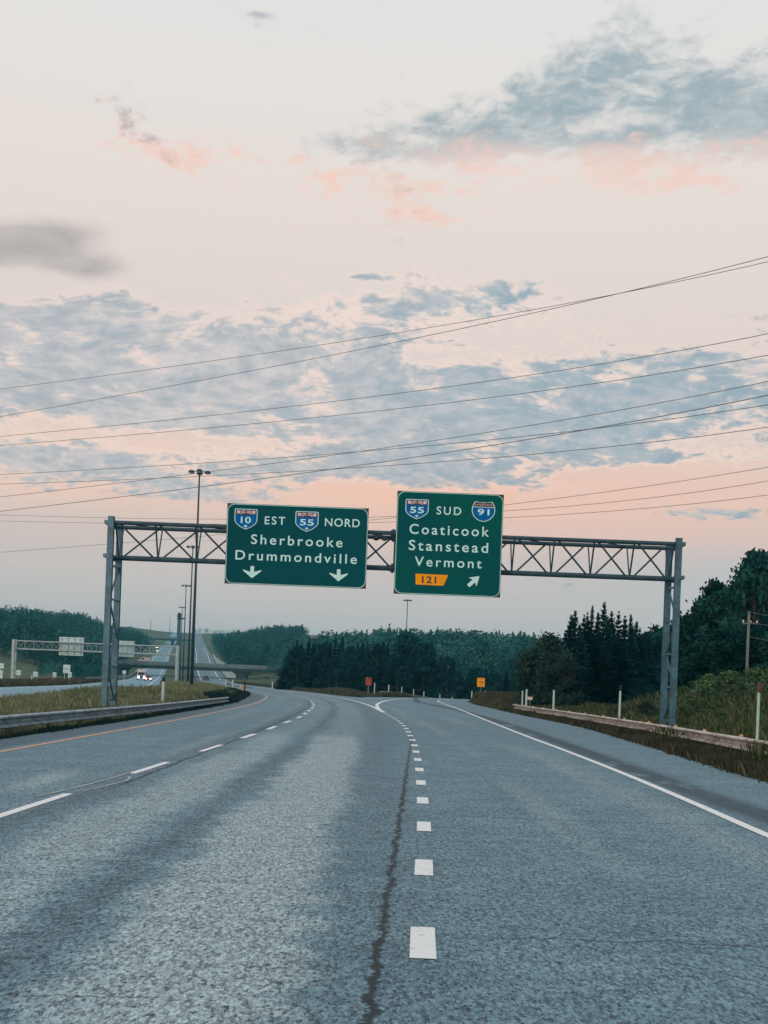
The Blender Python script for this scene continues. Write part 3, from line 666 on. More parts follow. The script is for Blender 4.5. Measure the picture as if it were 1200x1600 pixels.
m = MB(); m.prism([((p[0] - cx_) * .965 + cx_, (p[1] - cz_) * .91 + cz_) for p in a], SY - .014, SY - .0105); m.build('tab_field', sorange, tab)
b0, b1, bb, bt = S(659, 910.5), S(681.5, 910.5), S(670, 911), S(670, 900.7)
link('number', text_mesh('121', b0[0], b1[0], bb[1], bt[1] - bb[1], SY - .017, .022, 1.06), snavy, tab)
t0, t1 = Vector(S(731.5, 915.5)), Vector(S(748.5, 900.8)); d = (t1 - t0).normalized(); n = Vector((-d.y, d.x)); L = (t1 - t0).length
m = MB(); m.prism([tuple(t0 + n * .075), tuple(t0 - n * .075), tuple(t0 + d * L * .52 - n * .075), tuple(t0 + d * L * .40 - n * .235), tuple(t1 - n * .02), tuple(t1 + n * .02), tuple(t0 + d * L * .40 + n * .235), tuple(t0 + d * L * .52 + n * .075)], SY - .012, SY - .002)
m.build('arrow', swhite, s2)
fit_children(s2, -s2.location)

# ------------------------------------------------------------------ second gantry, seen from behind
G2 = 232.0
ql, qr = at(22, 1030, G2), at(277, 1040, G2)
z2t, z2b = at(150, 1006, G2).z, at(150, 1018.5, G2).z
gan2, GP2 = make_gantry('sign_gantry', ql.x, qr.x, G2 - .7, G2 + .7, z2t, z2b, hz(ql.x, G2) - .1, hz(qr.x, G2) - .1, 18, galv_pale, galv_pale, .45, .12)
tag(gan2, 'pale steel gantry standing over the oncoming road in front of the overpass', 'gantry')
for uv, lab in ((((93, 995), (131, 996.5), (130.5, 1025), (92.5, 1023.5)), 'back of the larger sign on the distant gantry, left of the near gantry post'), (((182, 1001), (210.5, 1002), (210, 1026.5), (181.5, 1025.5)), 'back of the smaller sign on the distant gantry, right of the near gantry post')):
    p = [at(*q, G2 + 1.0) for q in uv]; x0, x1, z1, z0 = p[0].x, p[1].x, p[0].z, p[2].z
    root = empty('overhead_sign', ((x0 + x1) / 2, G2 + 1.0, z0)); tag(root, lab, 'road sign', 'signs on the distant gantry'); W, H = x1 - x0, z1 - z0
    m = MB(); m.box(-W / 2, W / 2, .0, .08, 0, H); m.build('panel', salu, root)
    for f in np.linspace(-.4, .4, 4): m = MB(); m.box(W * f - .06, W * f + .06, -.14, -.002, .1, H - .1); m.build('hanger', galv_pale, root)
    for f in (.08, .92): m = MB(); m.box(-W / 2 + .05, W / 2 - .05, -.08, -.003, H * f - .06, H * f + .06); m.build('stiffener', galv_pale, root)

# ------------------------------------------------------------------ high mast lights
def make_mast(name, X, Y, hgt, base_z, label, r0=.21, wide=1.0, parts=4):
    root = empty(name, (X, Y, base_z))
    tag(root, label, 'lamp post', 'high mast lights along the median')
    m = MB(); m.tube([(0, 0, -.3), (0, 0, hgt * .5), (0, 0, hgt)], r0, 12, r0 * .42); m.build('pole', pole_m, root, smooth=True)
    m = MB(); m.lathe([(r0 * 1.7, -.05), (r0 * 1.7, .06), (r0 * 1.1, .16)]); m.build('base_flange', pole_m, root)
    hd = MB(); hd.lathe([(.16, hgt - .30), (.30, hgt - .22), (.30, hgt - .05), (.12, hgt + .08)]); head = hd.build('lamp_head', pole_m, root)
    for k in range(parts):
        a = 2 * math.pi * k / parts + .12; ca, sa = math.cos(a), math.sin(a); d = .82 * wide
        m = MB(); m.bar((ca * .15, sa * .15, hgt - .12), (ca * (d - .2), sa * (d - .2), hgt - .10), .07, .07); m.build('arm', pole_m, root)
        m = MB(); m.lathe([(.05, .16), (.22, .12), (.36, -.04), (.36, -.14), (.30, -.16)], (ca * d, sa * d, hgt - .14)); lum = m.build('luminaire', pole_m, root, smooth=False)
        m = MB(); m.lathe([(.29, -.165), (.29, -.20), (.18, -.26)], (ca * d, sa * d, hgt - .14)); m.build('lens', lamp_glass, lum)
    return root
def mast(ub, ut, vt, Y, label, **kw):
    b_, t_ = at(ub, 1070, Y), at(ut, vt, Y); gz = hz(t_.x, Y) - .1
    return make_mast('high_mast_light', t_.x, Y, t_.z - gz, gz, label, **kw)
mast(299, 312, 735, 143, 'tallest dark high mast light pole standing in the median grass, nearest', r0=.20, wide=1.1)
mast(296, 301.5, 853, 226, 'second high mast light, its head seen inside the gantry truss', r0=.21)
mast(288, 291, 914, 315, 'third high mast light beyond the nearest pole, head below the truss', r0=.20)
mast(284, 285, 948, 400, 'high mast light with a small head just right of the thick blue column', r0=.20)
mast(637, 637, 937, 338, 'high mast light rising alone behind the woods below the right sign', r0=.20)
# thick bluish column behind the poles
cb = at(280.5, 957, 450); gz = hz(cb.x, 450)
root = empty('column', (cb.x, 450, gz)); tag(root, 'thick hazy blue mast column behind the row of light poles', 'mast')
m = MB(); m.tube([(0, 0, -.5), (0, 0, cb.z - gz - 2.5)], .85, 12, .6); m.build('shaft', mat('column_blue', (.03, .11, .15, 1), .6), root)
m = MB(); m.lathe([(.55, 0), (.75, .4), (.75, 1.9), (.3, 2.5)], (0, 0, cb.z - gz - 2.5)); m.build('cap', pole_m, root)
m = MB(); m.bar((.4, 0, cb.z - gz - 2.2), (2.2, 0, cb.z - gz - 2.0), .5, .5); m.build('arm', pole_m, root)
for u, vt, lab in ((236, 968, 'thin mast on the far ridge, left of the other far mast'), (266, 964, 'thin taller mast on the far ridge, near the light poles')):
    p = at(u, vt, 1680); gz = hz(p.x, 1680); root = empty('radio_mast', (p.x, 1680, gz)); tag(root, lab, 'mast', 'masts on the far ridge')
    H = p.z - gz; m = MB(); m.tube([(0, 0, -.5), (0, 0, H)], .42, 6, .22); m.build('pole', pole_m, root)
    m = MB(); m.bar((-.9, 0, H - .4), (.9, 0, H - .4), .3, .3); m.build('crossarm', pole_m, root)

# ------------------------------------------------------------------ guardrails
WPROF = [(.0, .155), (.06, .155), (.14, .130), (.14, .095), (.02, .050), (-.03, .03), (-.03, -.03), (.02, -.050), (.14, -.095), (.14, -.130), (.06, -.155), (0, -.155)]
def make_rail(name, pts, zs, side, label, m_rail, post_step=3.8, group='guardrails by the roads', tabs=0, wood=False, face=1.0):
    """pts (x,y) along the rail, zs rail centre heights, side +1: traffic to the right of the path"""
    pts = [Vector((p[0], p[1])) for p in pts]; o = pts[0]; gz = hz(o.x, o.y)
    root = empty(name, (o.x, o.y, gz)); tag(root, label, 'guardrail', group)
    V, F = [], []; n = len(WPROF); nn = []
    for i, p in enumerate(pts):
        d = (pts[min(i + 1, len(pts) - 1)] - pts[max(i - 1, 0)]).normalized(); q = Vector((d.y, -d.x)) * side; nn.append(q)
        for sgn in (0, 1):
            for a, b_ in (WPROF if sgn == 0 else WPROF[::-1]):
                a_ = a * face - (.012 if sgn else 0)
                V.append((p.x - o.x + q.x * a_, p.y - o.y + q.y * a_, zs[i] - gz + b_))
    N = 2 * n
    for i in range(len(pts) - 1):
        for k in range(N): l = (k + 1) % N; F.append((i * N + k, (i + 1) * N + k, (i + 1) * N + l, i * N + l))
    mb = MB(); mb.v = V; mb.f = F + [tuple(range(N)), tuple((len(pts) - 1) * N + k for k in range(N))]
    rail = mb.build('rail', m_rail, root)
    acc = 0; nxt = .4; proto = None; tp = None; tn = 1.2
    for i in range(len(pts) - 1):
        L = (pts[i + 1] - pts[i]).length
        while nxt <= acc + L:
            f = (nxt - acc) / L; p = pts[i].lerp(pts[i + 1], f); q = nn[i]; z = zs[i] + (zs[i + 1] - zs[i]) * f
            if proto is None:
                m = MB(); m.box(-.05, .05, -.05, .05, -1.0, .10); m.box(-.045, .045, -.09, -.045, -.12, .09); proto = m.build('post', rail_post, root); c = proto
            else: c = proto.copy(); COL.objects.link(c); c.parent = root
            c.location = (p.x - o.x - q.x * .13, p.y - o.y - q.y * .13, z - gz); c.rotation_euler = (0, 0, math.atan2(q.y, q.x) - math.pi / 2)
            nxt += post_step
        if tabs:
            while tn <= acc + L:
                f = (tn - acc) / L; p = pts[i].lerp(pts[i + 1], f); z = zs[i] + (zs[i + 1] - zs[i]) * f
                if tp is None: m = MB(); m.prism([(-.045, -.02), (.045, -.02), (.045, .03), (.03, .042), (-.03, .042), (-.045, .03)], -.008, .008); tp = m.build('reflector', reflect_or, root); c = tp
                else: c = tp.copy(); COL.objects.link(c); c.parent = root
                c.location = (p.x - o.x - nn[i].x * .02, p.y - o.y - nn[i].y * .02, z - gz + .17); tn += tabs
        acc += L
    return root
ys = np.concatenate([np.arange(8, 60, 3), np.arange(60, 87, 3)])
make_rail('guardrail', [(float(X_yel(y)) - 1.95 + (.0 if y < 70 else -.0), y) for y in ys], [.285 - .075 * float(sst(y, 25, 60)) - .05 * float(sst(y, 60, 86)) for y in ys], 1, 'long weathered guardrail curving along the left shoulder below the gantry', rail_m)
ys = np.arange(14, 90, 3)
make_rail('guardrail', [(8.55 + .9 * float(sst(y, 24, 46)) - .35 * float(sst(y, 50, 88)), y) for y in ys][::-1], [.42 - .06 * float(sst(y, 25, 45)) - .02 * float(sst(y, 60, 88)) for y in ys][::-1], 1, 'rusty guardrail along the right shoulder with small orange reflectors on top', rail_rust, tabs=4.7)
# outer rail of the ramp behind the gore
pp = [(1.0, 186), (5, 190), (9, 195), (13, 201), (17.5, 209)]
gp2 = [at(u, v, Y) for u, v, Y in ((592, 1080, 180), (612, 1081.5, 186), (635, 1084.5, 192), (660, 1088.5, 198), (690, 1093, 204))]
make_rail('guardrail', [(p.x, p.y) for p in gp2], [p.z - .1 for p in gp2], 1, 'distant pale guardrail on the outside of the exit ramp behind the gore', galv_pale, face=2)
gp3 = [at(u, v, Y) for u, v, Y in ((394, 1073.5, 235), (370, 1071, 270), (360, 1067, 300), (352, 1062.5, 330))]
make_rail('guardrail', [(p.x, p.y) for p in gp3], [p.z - .1 for p in gp3], -1, 'short bright guardrail by the far bend beside the overpass pier', rail_m)
yy_ = np.arange(200, 700, 10)
make_rail('guardrail', [(float(X_onc(y)) - 6.6, y) for y in yy_], [hz(float(X_onc(y)) - 5.6, y) + .75 for y in yy_], 1, 'guardrail on the far edge of the oncoming road passing under the overpass', rail_m, 12, face=2.5)

# ------------------------------------------------------------------ marker posts
def marker(u, vb, vt, Y, label, cap=None, r=.055, m_=None, name='marker_post', grp='white roadside marker posts'):
    b_, t_ = at(u, vb, Y), at(u, vt, Y); gz = min(b_.z, hz(b_.x, Y)) - .1; H = t_.z - gz
    root = empty(name, (b_.x, Y, gz)); tag(root, label, 'marker post', grp)
    hc = min(.24, H * .15) if cap else 0
    m = MB(); m.tube([(0, 0, -.2), (0, 0, H - hc)], r, 8, r * .95); m.build('post', m_ or post_white, root, smooth=False)
    if cap: m = MB(); m.lathe([(r * 1.05, H - hc), (r * 1.25, H - hc + .02), (r * 1.25, H - .03), (r * .9, H)]); m.build('cap', cap, root)
    return root
marker(254, 1100, 1058, 66, 'white marker post with a black top in the median grass right of the gantry post', black_cap, .075)
marker(1183, 1155, 1066, 30, 'pale green marker post with dark red cap behind the right guardrail, nearest', post_cap, .036, mat('marker_green', (.36, .58, .54, 1), .6, 0, .2, 3))
marker(968, 1112, 1071, 57, 'white marker post with dark top behind the right guardrail, in front of the spruces', black_cap, .05)
marker(864.5, 1109, 1078, 74, 'white marker post at the middle of the right guardrail', None, .06)
marker(822, 1104, 1077, 86, 'taller white marker post by the far end of the right guardrail', None, .07)
marker(816, 1097, 1079, 98, 'slightly leaning thin marker post left of the far end of the right guardrail', None, .06)
for u, vb, vt, lab in ((352.5, 1084, 1063, 'white marker post left of its twin at the end of the median'), (363, 1083, 1062, 'white marker post right of its twin at the end of the median')):
    marker(u, vb, vt, 130, lab, None, .07)
marker(376.5, 1080, 1071.5, 140, 'short orange marker stub at the far bend beside the dark post', None, .14, reflect_or, grp='markers at the far bend')
rt = marker(382, 1088, 1063, 126, 'dark post with a small crosspiece at the end of the median', None, .07, bark, grp='markers at the far bend')
m = MB(); m.bar((-.3, 0, 1.35), (.3, 0, 1.35), .1, .08); m.build('crosspiece', bark, rt)
for i, (u, vb, vt) in enumerate(((585, 1079, 1067), (607, 1081, 1070), (627.5, 1083, 1073), (646, 1086, 1077), (662, 1090, 1080), (687, 1094, 1085), (706, 1097, 1089))):
    marker(u, vb + 2, vt, 182 + 4 * i, 'thin pale marker post at the guardrail of the exit ramp, %s from the gore sign' % ('first', 'second', 'third', 'fourth', 'fifth', 'sixth', 'seventh')[i], None, .075, grp='marker posts along the exit ramp')
for u, vb, vt, lab in ((737, 1088, 1080, 'small pale marker post left of the yellow speed sign, above the weeds'), (758, 1090, 1079, 'small pale marker post under the yellow speed sign, above the weeds')):
    marker(u, vb + 3, vt, 150, lab, None, .07)
marker(425.5, 1073, 1065, 215, 'tiny pale marker post in front of the overpass abutment', None, .1, grp='markers at the far bend')
marker(49.5, 1064, 1054.5, 170, 'leaning pale post in the field across the oncoming road', None, .08, grp='markers at the far bend')

# ------------------------------------------------------------------ small signs ahead
Yg = 172.0; p = at(575, 1088, Yg); t_ = at(575, 1058.5, Yg); bz = at(575, 1071.5, Yg).z; gz = p.z - .1
root = empty('gore_sign', (p.x, Yg, gz)); tag(root, 'small red and orange striped hazard marker on a pale post in the gore', 'road sign')
m = MB(); m.tube([(0, 0, -.2), (0, 0, bz - gz + .2)], .075, 8); m.build('post', wood_pole, root)
W = .40; z0, z1 = bz - gz, t_.z - gz
m = MB(); m.prism(rrect(-W, W, z0, z1, .08, 3), -.10, -.08); bd = m.build('board', mat('marker_dark', (.05, .012, .018, 1), .6), root)
for k in range(4):
    zc = z0 + (z1 - z0) * (.04 + .25 * k); hh = (z1 - z0) * .12; m = MB()
    for s in (-1, 1):
        m.prism([(0, zc + .16 * 1), (s * W * .97, min(zc + .0 + hh * .2, z1)), (s * W * .97, min(zc + hh * 1.25, z1)), (0, min(zc + .16 + hh * 1.05, z1))] if zc + .16 + hh < z1 else [(s * .08, z1 - .02), (s * W * .9, z1 - .02), (s * W * .97, zc + hh * .5), (s * W * .6, zc + .07)], -.105 - .001 * k, -.1005)
    m.build('chevron', red_m, bd)
Ys_ = 150.0; a, b_ = at(745.5, 1058.5, Ys_), at(757.5, 1074, Ys_); gz = hz((a.x + b_.x) / 2, Ys_) - .1
cx = (a.x + b_.x) / 2; root = empty('speed_sign', (cx, Ys_, gz)); tag(root, 'square yellow ramp speed sign above the weeds, reading 75', 'road sign')
W, z0, z1 = (b_.x - a.x) / 2, b_.z - gz, a.z - gz; H = z1 - z0
m = MB(); m.tube([(0, .06, -.2), (0, .06, z1 - .1)], .05, 8); m.build('post', wood_pole, root)
m = MB(); m.prism(rrect(-W, W, z0, z1, .08, 3), -.03, 0); bd = m.build('board', snavy, root)
m = MB(); m.prism(rrect(-W * .94, W * .94, z0 + .04, z1 - .04, .07, 3), -.036, -.031); m.build('field', sorange, bd)
link('lettering', text_mesh('75', -W * .5, W * .62, z0 + H * .34, H * .28, -.040, .01, 1.05), snavy, bd)
link('lettering', text_mesh('SORTIE', -W * .62, W * .62, z0 + H * .78, H * .10, -.040, .0), snavy, bd)
link('lettering', text_mesh('km/h', -W * .5, W * .5, z0 + H * .12, H * .12, -.040, .0), snavy, bd)
p = at(766, 1086, 148); root = empty('reflector_disc', (p.x, 148, hz(p.x, 148))); tag(root, 'small round orange reflector just right of the yellow speed sign', 'reflector')
H = p.z - hz(p.x, 148)
m = MB(); m.tube([(0, 0, -.2), (0, 0, H)], .04, 6); m.build('stake', wood_pole, root)
m = MB(); m.tube([(0, -.06, H), (0, -.10, H)], .20, 14); m.tube([(0, -.10, H), (0, -.115, H)], .12, 12); m.build('disc', reflect_or, root)
p = at(828, 1091.5, 90); gz = hz(p.x, 90); root = empty('end_reflector', (p.x, 90, gz)); tag(root, 'small cream coloured marker box by the end of the right guardrail', 'reflector'); H = p.z - gz
m = MB(); m.tube([(0, 0, -.2), (0, 0, H)], .04, 6); m.build('stake', wood_pole, root)
m = MB(); m.box(-.18, .18, -.08, .02, H - .10, H + .12); m.build('box', reflect_wh, root, bevel=.02)
# backs of signs across the oncoming road
def field_sign(u0, u1, v0, v1, vb, Y, label, two=False):
    a, b_ = at(u0, v0, Y), at(u1, v1, Y); cx = (a.x + b_.x) / 2; gz = hz(cx, Y) - .1
    root = empty('roadside_sign', (cx, Y, gz)); tag(root, label, 'road sign', 'small signs across the oncoming road')
    W = (b_.x - a.x) / 2; z0, z1 = b_.z - gz, a.z - gz
    for s in ((-.6, .6) if two else (0,)): m = MB(); m.bar((s * W, .05, -.3), (s * W, .05, z1 - .1), .09, .09); m.build('post', galv_pale, root)
    m = MB(); m.box(-W, W, -.05, .0, z0, z1); bd = m.build('board', salu, root)
    m = MB(); m.box(-W * .9, W * .9, -.10, -.052, z0 + (z1 - z0) * .45, z0 + (z1 - z0) * .55); m.build('stiffener', galv_pale, bd)
    return root
field_sign(25.5, 32.5, 1047, 1055, 1062, 205, 'small pale sign beside the left post of the distant gantry')
field_sign(52, 59, 1049.5, 1057, 1064, 205, 'small pale sign in the field, second from the distant gantry post', True)
field_sign(82.5, 88, 1050.5, 1057.5, 1064, 205, 'small pale sign on two posts, third from the distant gantry post', True)
field_sign(99, 109.5, 1038.5, 1052, 1066, 205, 'taller pale sign below the large distant sign back', True)
field_sign(106.5, 112, 1050, 1058.5, 1066, 200, 'small pale sign right of the taller pale sign')
field_sign(191.5, 197, 1047.5, 1053, 1062, 215, 'small pale sign under the overpass right of the near gantry post')
field_sign(-6, 6, 1036, 1044.5, 1062, 190, 'pale sign at the left edge of the photo, upper board'); field_sign(-5, 4, 1047, 1060, 1064, 188, 'larger pale sign at the left edge of the photo, lower board')

# ------------------------------------------------------------------ overpasses
def overpass(name, Y, ul, ur, vt_l, vb_l, vt_r, vb_r, depth, label, piers, pier_m=conc_dark, w_pier=2.2):
    a, b_, c_, d_ = at(ul, vt_l, Y), at(ur, vt_r, Y), at(ul, vb_l, Y), at(ur, vb_r, Y)
    cx = (a.x + b_.x) / 2; gz = hz(cx, Y); root = empty(name, (cx, Y, gz)); tag(root, label, 'overpass', 'overpasses across the highway')
    zt_, zb_ = (a.z + b_.z) / 2 - gz, (c_.z + d_.z) / 2 - gz; xl, xr = a.x - cx, b_.x - cx; th = zt_ - zb_
    m = MB(); m.box(xl, xr, 0, depth, zb_ + th * .42, zb_ + th * .58); m.build('deck', conc, root)
    for y in (-.15, depth - .15): m = MB(); m.box(xl, xr, y, y + .3, zb_ + th * .582, zt_); m.build('parapet', conc, root)
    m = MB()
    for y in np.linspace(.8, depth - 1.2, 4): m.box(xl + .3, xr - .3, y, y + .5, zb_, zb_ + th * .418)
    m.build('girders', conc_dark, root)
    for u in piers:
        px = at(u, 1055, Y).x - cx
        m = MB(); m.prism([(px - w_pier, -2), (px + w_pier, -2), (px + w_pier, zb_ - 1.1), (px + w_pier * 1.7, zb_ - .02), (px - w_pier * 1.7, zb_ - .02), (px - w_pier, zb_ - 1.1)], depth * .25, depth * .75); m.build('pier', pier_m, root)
    for x, s in ((xl, 1), (xr, -1)):
        m = MB(); m.prism([(x, zb_ - .01), (x + s * 2.5, zb_ - .01), (x + s * 10, -3), (x - s * 4, -3)], .5, depth - .5); m.build('abutment', conc, root)
    return root
overpass('overpass', 500, 140, 440, 1029.5, 1041.5, 1041, 1051.5, 10, 'low concrete overpass crossing the highway behind the distant gantry', (376, 186))
overpass('overpass', 1150, 232, 300, 994, 999, 996.5, 1001.5, 10, 'far thin overpass near the top of the hill road', (266,), w_pier=1.2)

# ------------------------------------------------------------------ vehicles
def make_car(label, paint, X, Y, heading, head_on=False, kind='car', brake=False, scale=1.0):
    gz = hz(X, Y) if False else float(Z_cor(Y)); sl = (float(Z_cor(Y + 4)) - float(Z_cor(Y - 4))) / 8
    root = empty('car' if kind == 'car' else kind, (X, Y, gz + .01), heading); tag(root, label, 'car' if kind == 'car' else kind.replace('_', ' '), 'vehicles on the highway')
    root.rotation_euler = (math.atan(sl) * math.cos(heading), 0, heading); root.scale = (scale,) * 3
    # front towards +y; outline in y-z, width .9
    prof = [(-2.2, .35), (-2.25, .75), (-2.15, 1.0), (-1.0, 1.02), (.75, 1.0), (1.95, .86), (2.2, .70), (2.22, .35)]
    V = []; n = len(prof)
    for s in (-1, 1):
        for y, z in prof: V.append((s * (.90 if z < .9 else .84), y, z))
    m = MB(); m.v = V; m.f = [tuple(range(n)), tuple(range(n, 2 * n))] + [(k, (k + 1) % n, n + (k + 1) % n, n + k) for k in range(n)]
    m.build('body', paint, root, bevel=.06)
    cab = [(-2.05, 1.0), (-1.75, 1.42), (-1.2, 1.55), (.1, 1.55), (.45, 1.45), (1.05, 1.0)]; n = len(cab); V = []
    for s in (-1, 1):
        for y, z in cab: V.append((s * (.83 if z < 1.1 else .66), y, z))
    m = MB(); m.v = V; m.f = [tuple(range(n)), tuple(range(n, 2 * n))] + [(k, (k + 1) % n, n + (k + 1) % n, n + k) for k in range(n)]
    m.build('windows', glass_m, root)
    m = MB(); m.box(-.62, .62, -1.3, .15, 1.545, 1.60); m.build('roof', paint, root, bevel=.02)
    for sx in (-1, 1):
        for y in (-1.4, 1.4):
            m = MB(); m.tube([(sx * .70, y, .33), (sx * .91, y, .33)], .33, 16); wh = m.build('wheel', tyre_m, root)
            m = MB(); m.tube([(sx * .905, y, .33), (sx * .93, y, .33)], .19, 12); m.build('rim', car_grey, wh)
        m = MB(); m.box(sx * .62 - .2, sx * .62 + .2, 2.12, 2.26, .62, .80); m.build('headlight', lamp_on if head_on else lamp_glass, root, bevel=.03)
        m = MB(); m.box(sx * .68 - .14, sx * .68 + .14, -2.29, -2.18, .74, .96); m.build('taillight', tail_on, root, bevel=.02)
        m = MB(); m.box(sx * .98 - .08, sx * .98 + .08, .55, .72, 1.0, 1.14); m.build('mirror', paint, root, bevel=.02)
    return root
def hdg(fx, Y): return -math.atan((float(fx(Y + 3)) - float(fx(Y - 3))) / 6)
c1 = at(322, 1057, 455)
make_car('dark car driving away on the road right of the poles, under the overpass', car_dark, c1.x, 455, hdg(X_main, 455), scale=1.1)
make_car('dim approaching car with lit headlights, highest on the hill', car_grey, at(251, 1003, 1060).x, 1060, hdg(X_onc, 1060) + math.pi, True)
make_car('white approaching car with lit headlights, second highest on the hill', car_white, at(252.5, 1005, 1010).x - 3.4, 1010, hdg(X_onc, 1010) + math.pi, True)
make_car('approaching car with lit headlights halfway up the hill road', car_grey, at(247, 1011, 900).x, 900, hdg(X_onc, 900) + math.pi, True)
make_car('approaching car with lit headlights, lowest of those on the hill road', car_dark, at(243, 1019, 800).x, 800, hdg(X_onc, 800) + math.pi, True)
Xr = at(231.5, 1063, 352).x
make_car('small red car ahead of the white truck on the oncoming road', car_red, Xr, 352, hdg(X_onc, 352) + math.pi, True)
# white truck with lit headlights
Yt = 385.0; Xt = at(221, 1058, Yt).x
tr = empty('truck', (Xt, Yt, float(Z_cor(Yt))), hdg(X_onc, Yt) + math.pi); tag(tr, 'white truck with lit headlights coming out from under the overpass', 'truck', 'vehicles on the highway')
m = MB(); m.prism([(-1.2, .55), (1.2, .55), (1.2, 2.6), (1.05, 2.85), (-1.05, 2.85), (-1.2, 2.6)], .2, 2.1); m.build('cab', car_white, tr, bevel=.08)
m = MB(); m.box(-1.0, 1.0, 2.1, 2.125, 1.55, 2.35); m.build('windscreen', glass_m, tr)
m = MB(); m.box(-.55, .55, 2.1, 2.9, .6, 1.5); m.build('bonnet', car_white, tr, bevel=.08)
m = MB(); m.box(-.42, .42, 2.9, 2.93, .75, 1.35); m.build('grille', black_cap, tr)
m = MB(); m.box(-1.25, 1.25, -7.5, .0, .95, 3.3); m.build('trailer', car_white, tr, bevel=.05)
m = MB(); m.box(-1.2, 1.2, 2.75, 3.0, .4, .62); m.build('bumper', car_grey, tr)
for sx in (-1, 1):
    m = MB(); m.box(sx * .85 - .24, sx * .85 + .24, 2.9, 3.0, .66, .98); m.build('headlight', lamp_on, tr)
    m = MB(); m.box(sx * 1.5 - .15, sx * 1.5 + .15, 1.8, 2.0, 1.6, 2.4); m.build('mirror', black_cap, tr)
    for y in (1.9, -4.8, -6.1): m = MB(); m.tube([(sx * .9, y, .5), (sx * 1.22, y, .5)], .5, 16); m.build('wheel', tyre_m, tr)
# pale van on the overpass
vp = at(225.5, 1033, 503); dz_o = at(280, 1037.5, 500).z
van = empty('van', (vp.x, 503.5, dz_o - .2), math.pi / 2); tag(van, 'pale van roof showing above the overpass parapet', 'van', 'vehicles on the highway')
m = MB(); m.v = []; pr_ = [(-2.3, .4), (-2.35, 2.2), (1.0, 2.3), (1.7, 1.4), (2.4, 1.15), (2.45, .4)]; n = len(pr_)
for s in (-1, 1): m.v += [(s * .95, y, z) for y, z in pr_]
m.f = [tuple(range(n)), tuple(range(n, 2 * n))] + [(k, (k + 1) % n, n + (k + 1) % n, n + k) for k in range(n)]; m.build('body', car_white, van, bevel=.08)
m = MB(); m.box(-.962, .962, .0, 1.0, 1.45, 2.0); m.build('windows', glass_m, van)
for sx in (-1, 1):
    for y in (-1.5, 1.5): m = MB(); m.tube([(sx * .7, y, .35), (sx * .96, y, .35)], .35, 14); m.build('wheel', tyre_m, van)

# ------------------------------------------------------------------ utility pole and power lines
Yp = 77.0; t_ = at(1170.5, 955, Yp); gz = hz(t_.x, Yp) - .1; H = t_.z - gz
root = empty('utility_pole', (t_.x, Yp, gz)); tag(root, 'thin wooden utility pole in front of the trees on the right', 'utility pole')
m = MB(); m.tube([(0, 0, -.3), (0, 0, H)], .10, 10, .075); m.build('pole', wood_pole, root, smooth=True)
m = MB(); m.bar((-.38, -.02, H - .75), (.55, -.02, H - .72), .09, .09); m.build('crossarm', wood_pole, root)
for x in (-.34, .1, .5):
    m = MB(); m.lathe([(.035, 0), (.05, .04), (.05, .12), (.02, .16)], (x, -.02, H - .70)); m.build('insulator', reflect_wh, root)
for v0, v1, lab in ((956, 957, 'top wire running right from the wooden utility pole'), (972, 971, 'crossarm wire running right from the wooden utility pole'), (995, 996, 'lowest wire running right from the wooden utility pole')):
    a, b_ = at(1171, v0, Yp - .05), at(1330, v1 + 6, Yp - 14); m = MB()
    m.tube([a.lerp(b_, f) - Vector((0, 0, .25 * 4 * f * (1 - f))) for f in np.linspace(0, 1, 9)], .016, 6); tag(m.build('wire', cable_m), lab, 'cable', 'wires of the utility pole')
WIRES = [((0, 608), (600, 523.5), (1200, 409), 'upper thin cable reaching the right edge second from the top', .024), ((0, 651), (600, 538.5), (1200, 401), 'cable reaching highest at the right edge of the sky', .026),
         ((0, 682), (600, 617.5), (1200, 521.5), 'cable third from the top at the right edge', .026), ((0, 696), (600, 641), (1200, 555), 'cable fourth from the top at the right edge', .026),
         ((0, 776.5), (600, 700), (1200, 596), 'steep cable fifth from the top at the right edge', .026), ((0, 799), (600, 721.5), (1200, 617.5), 'cable crossing another just right of the signs, sixth at the right edge', .032),
         ((0, 741.5), (600, 702.5), (1200, 632.5), 'flatter cable seventh from the top at the right edge', .026), ((0, 756.5), (600, 728), (1200, 667.5), 'flat cable passing just over the signs, eighth at the right edge', .026),
         ((0, 863), (590, 811.5), (1200, 730), 'cable crossing behind the left truss and both signs, lowest at the left edge', .020), ((0, 804.5), (600, 807.5), (1200, 751.5), 'sagging cable behind the signs, second lowest at the right edge', .020),
         ((0, 814), (600, 816), (1200, 773.5), 'sagging cable behind the signs, lowest at the right edge', .020)]
for (p0, p1, p2, lab, r) in WIRES:
    a, b_, c_ = at(*p0, 122), at(*p1, 98), at(*p2, 74)
    pts = []
    for t in np.linspace(-.45, 1.35, 30):
        l0, l1, l2 = (t - .5) * (t - 1) * 2, -4 * t * (t - 1), 2 * t * (t - .5)
        pts.append(a * l0 + b_ * l1 + c_ * l2)
    m = MB(); m.tube(pts, r * .80, 6); tag(m.build('power_line', cable_m), lab, 'cable', 'power lines crossing the sky')
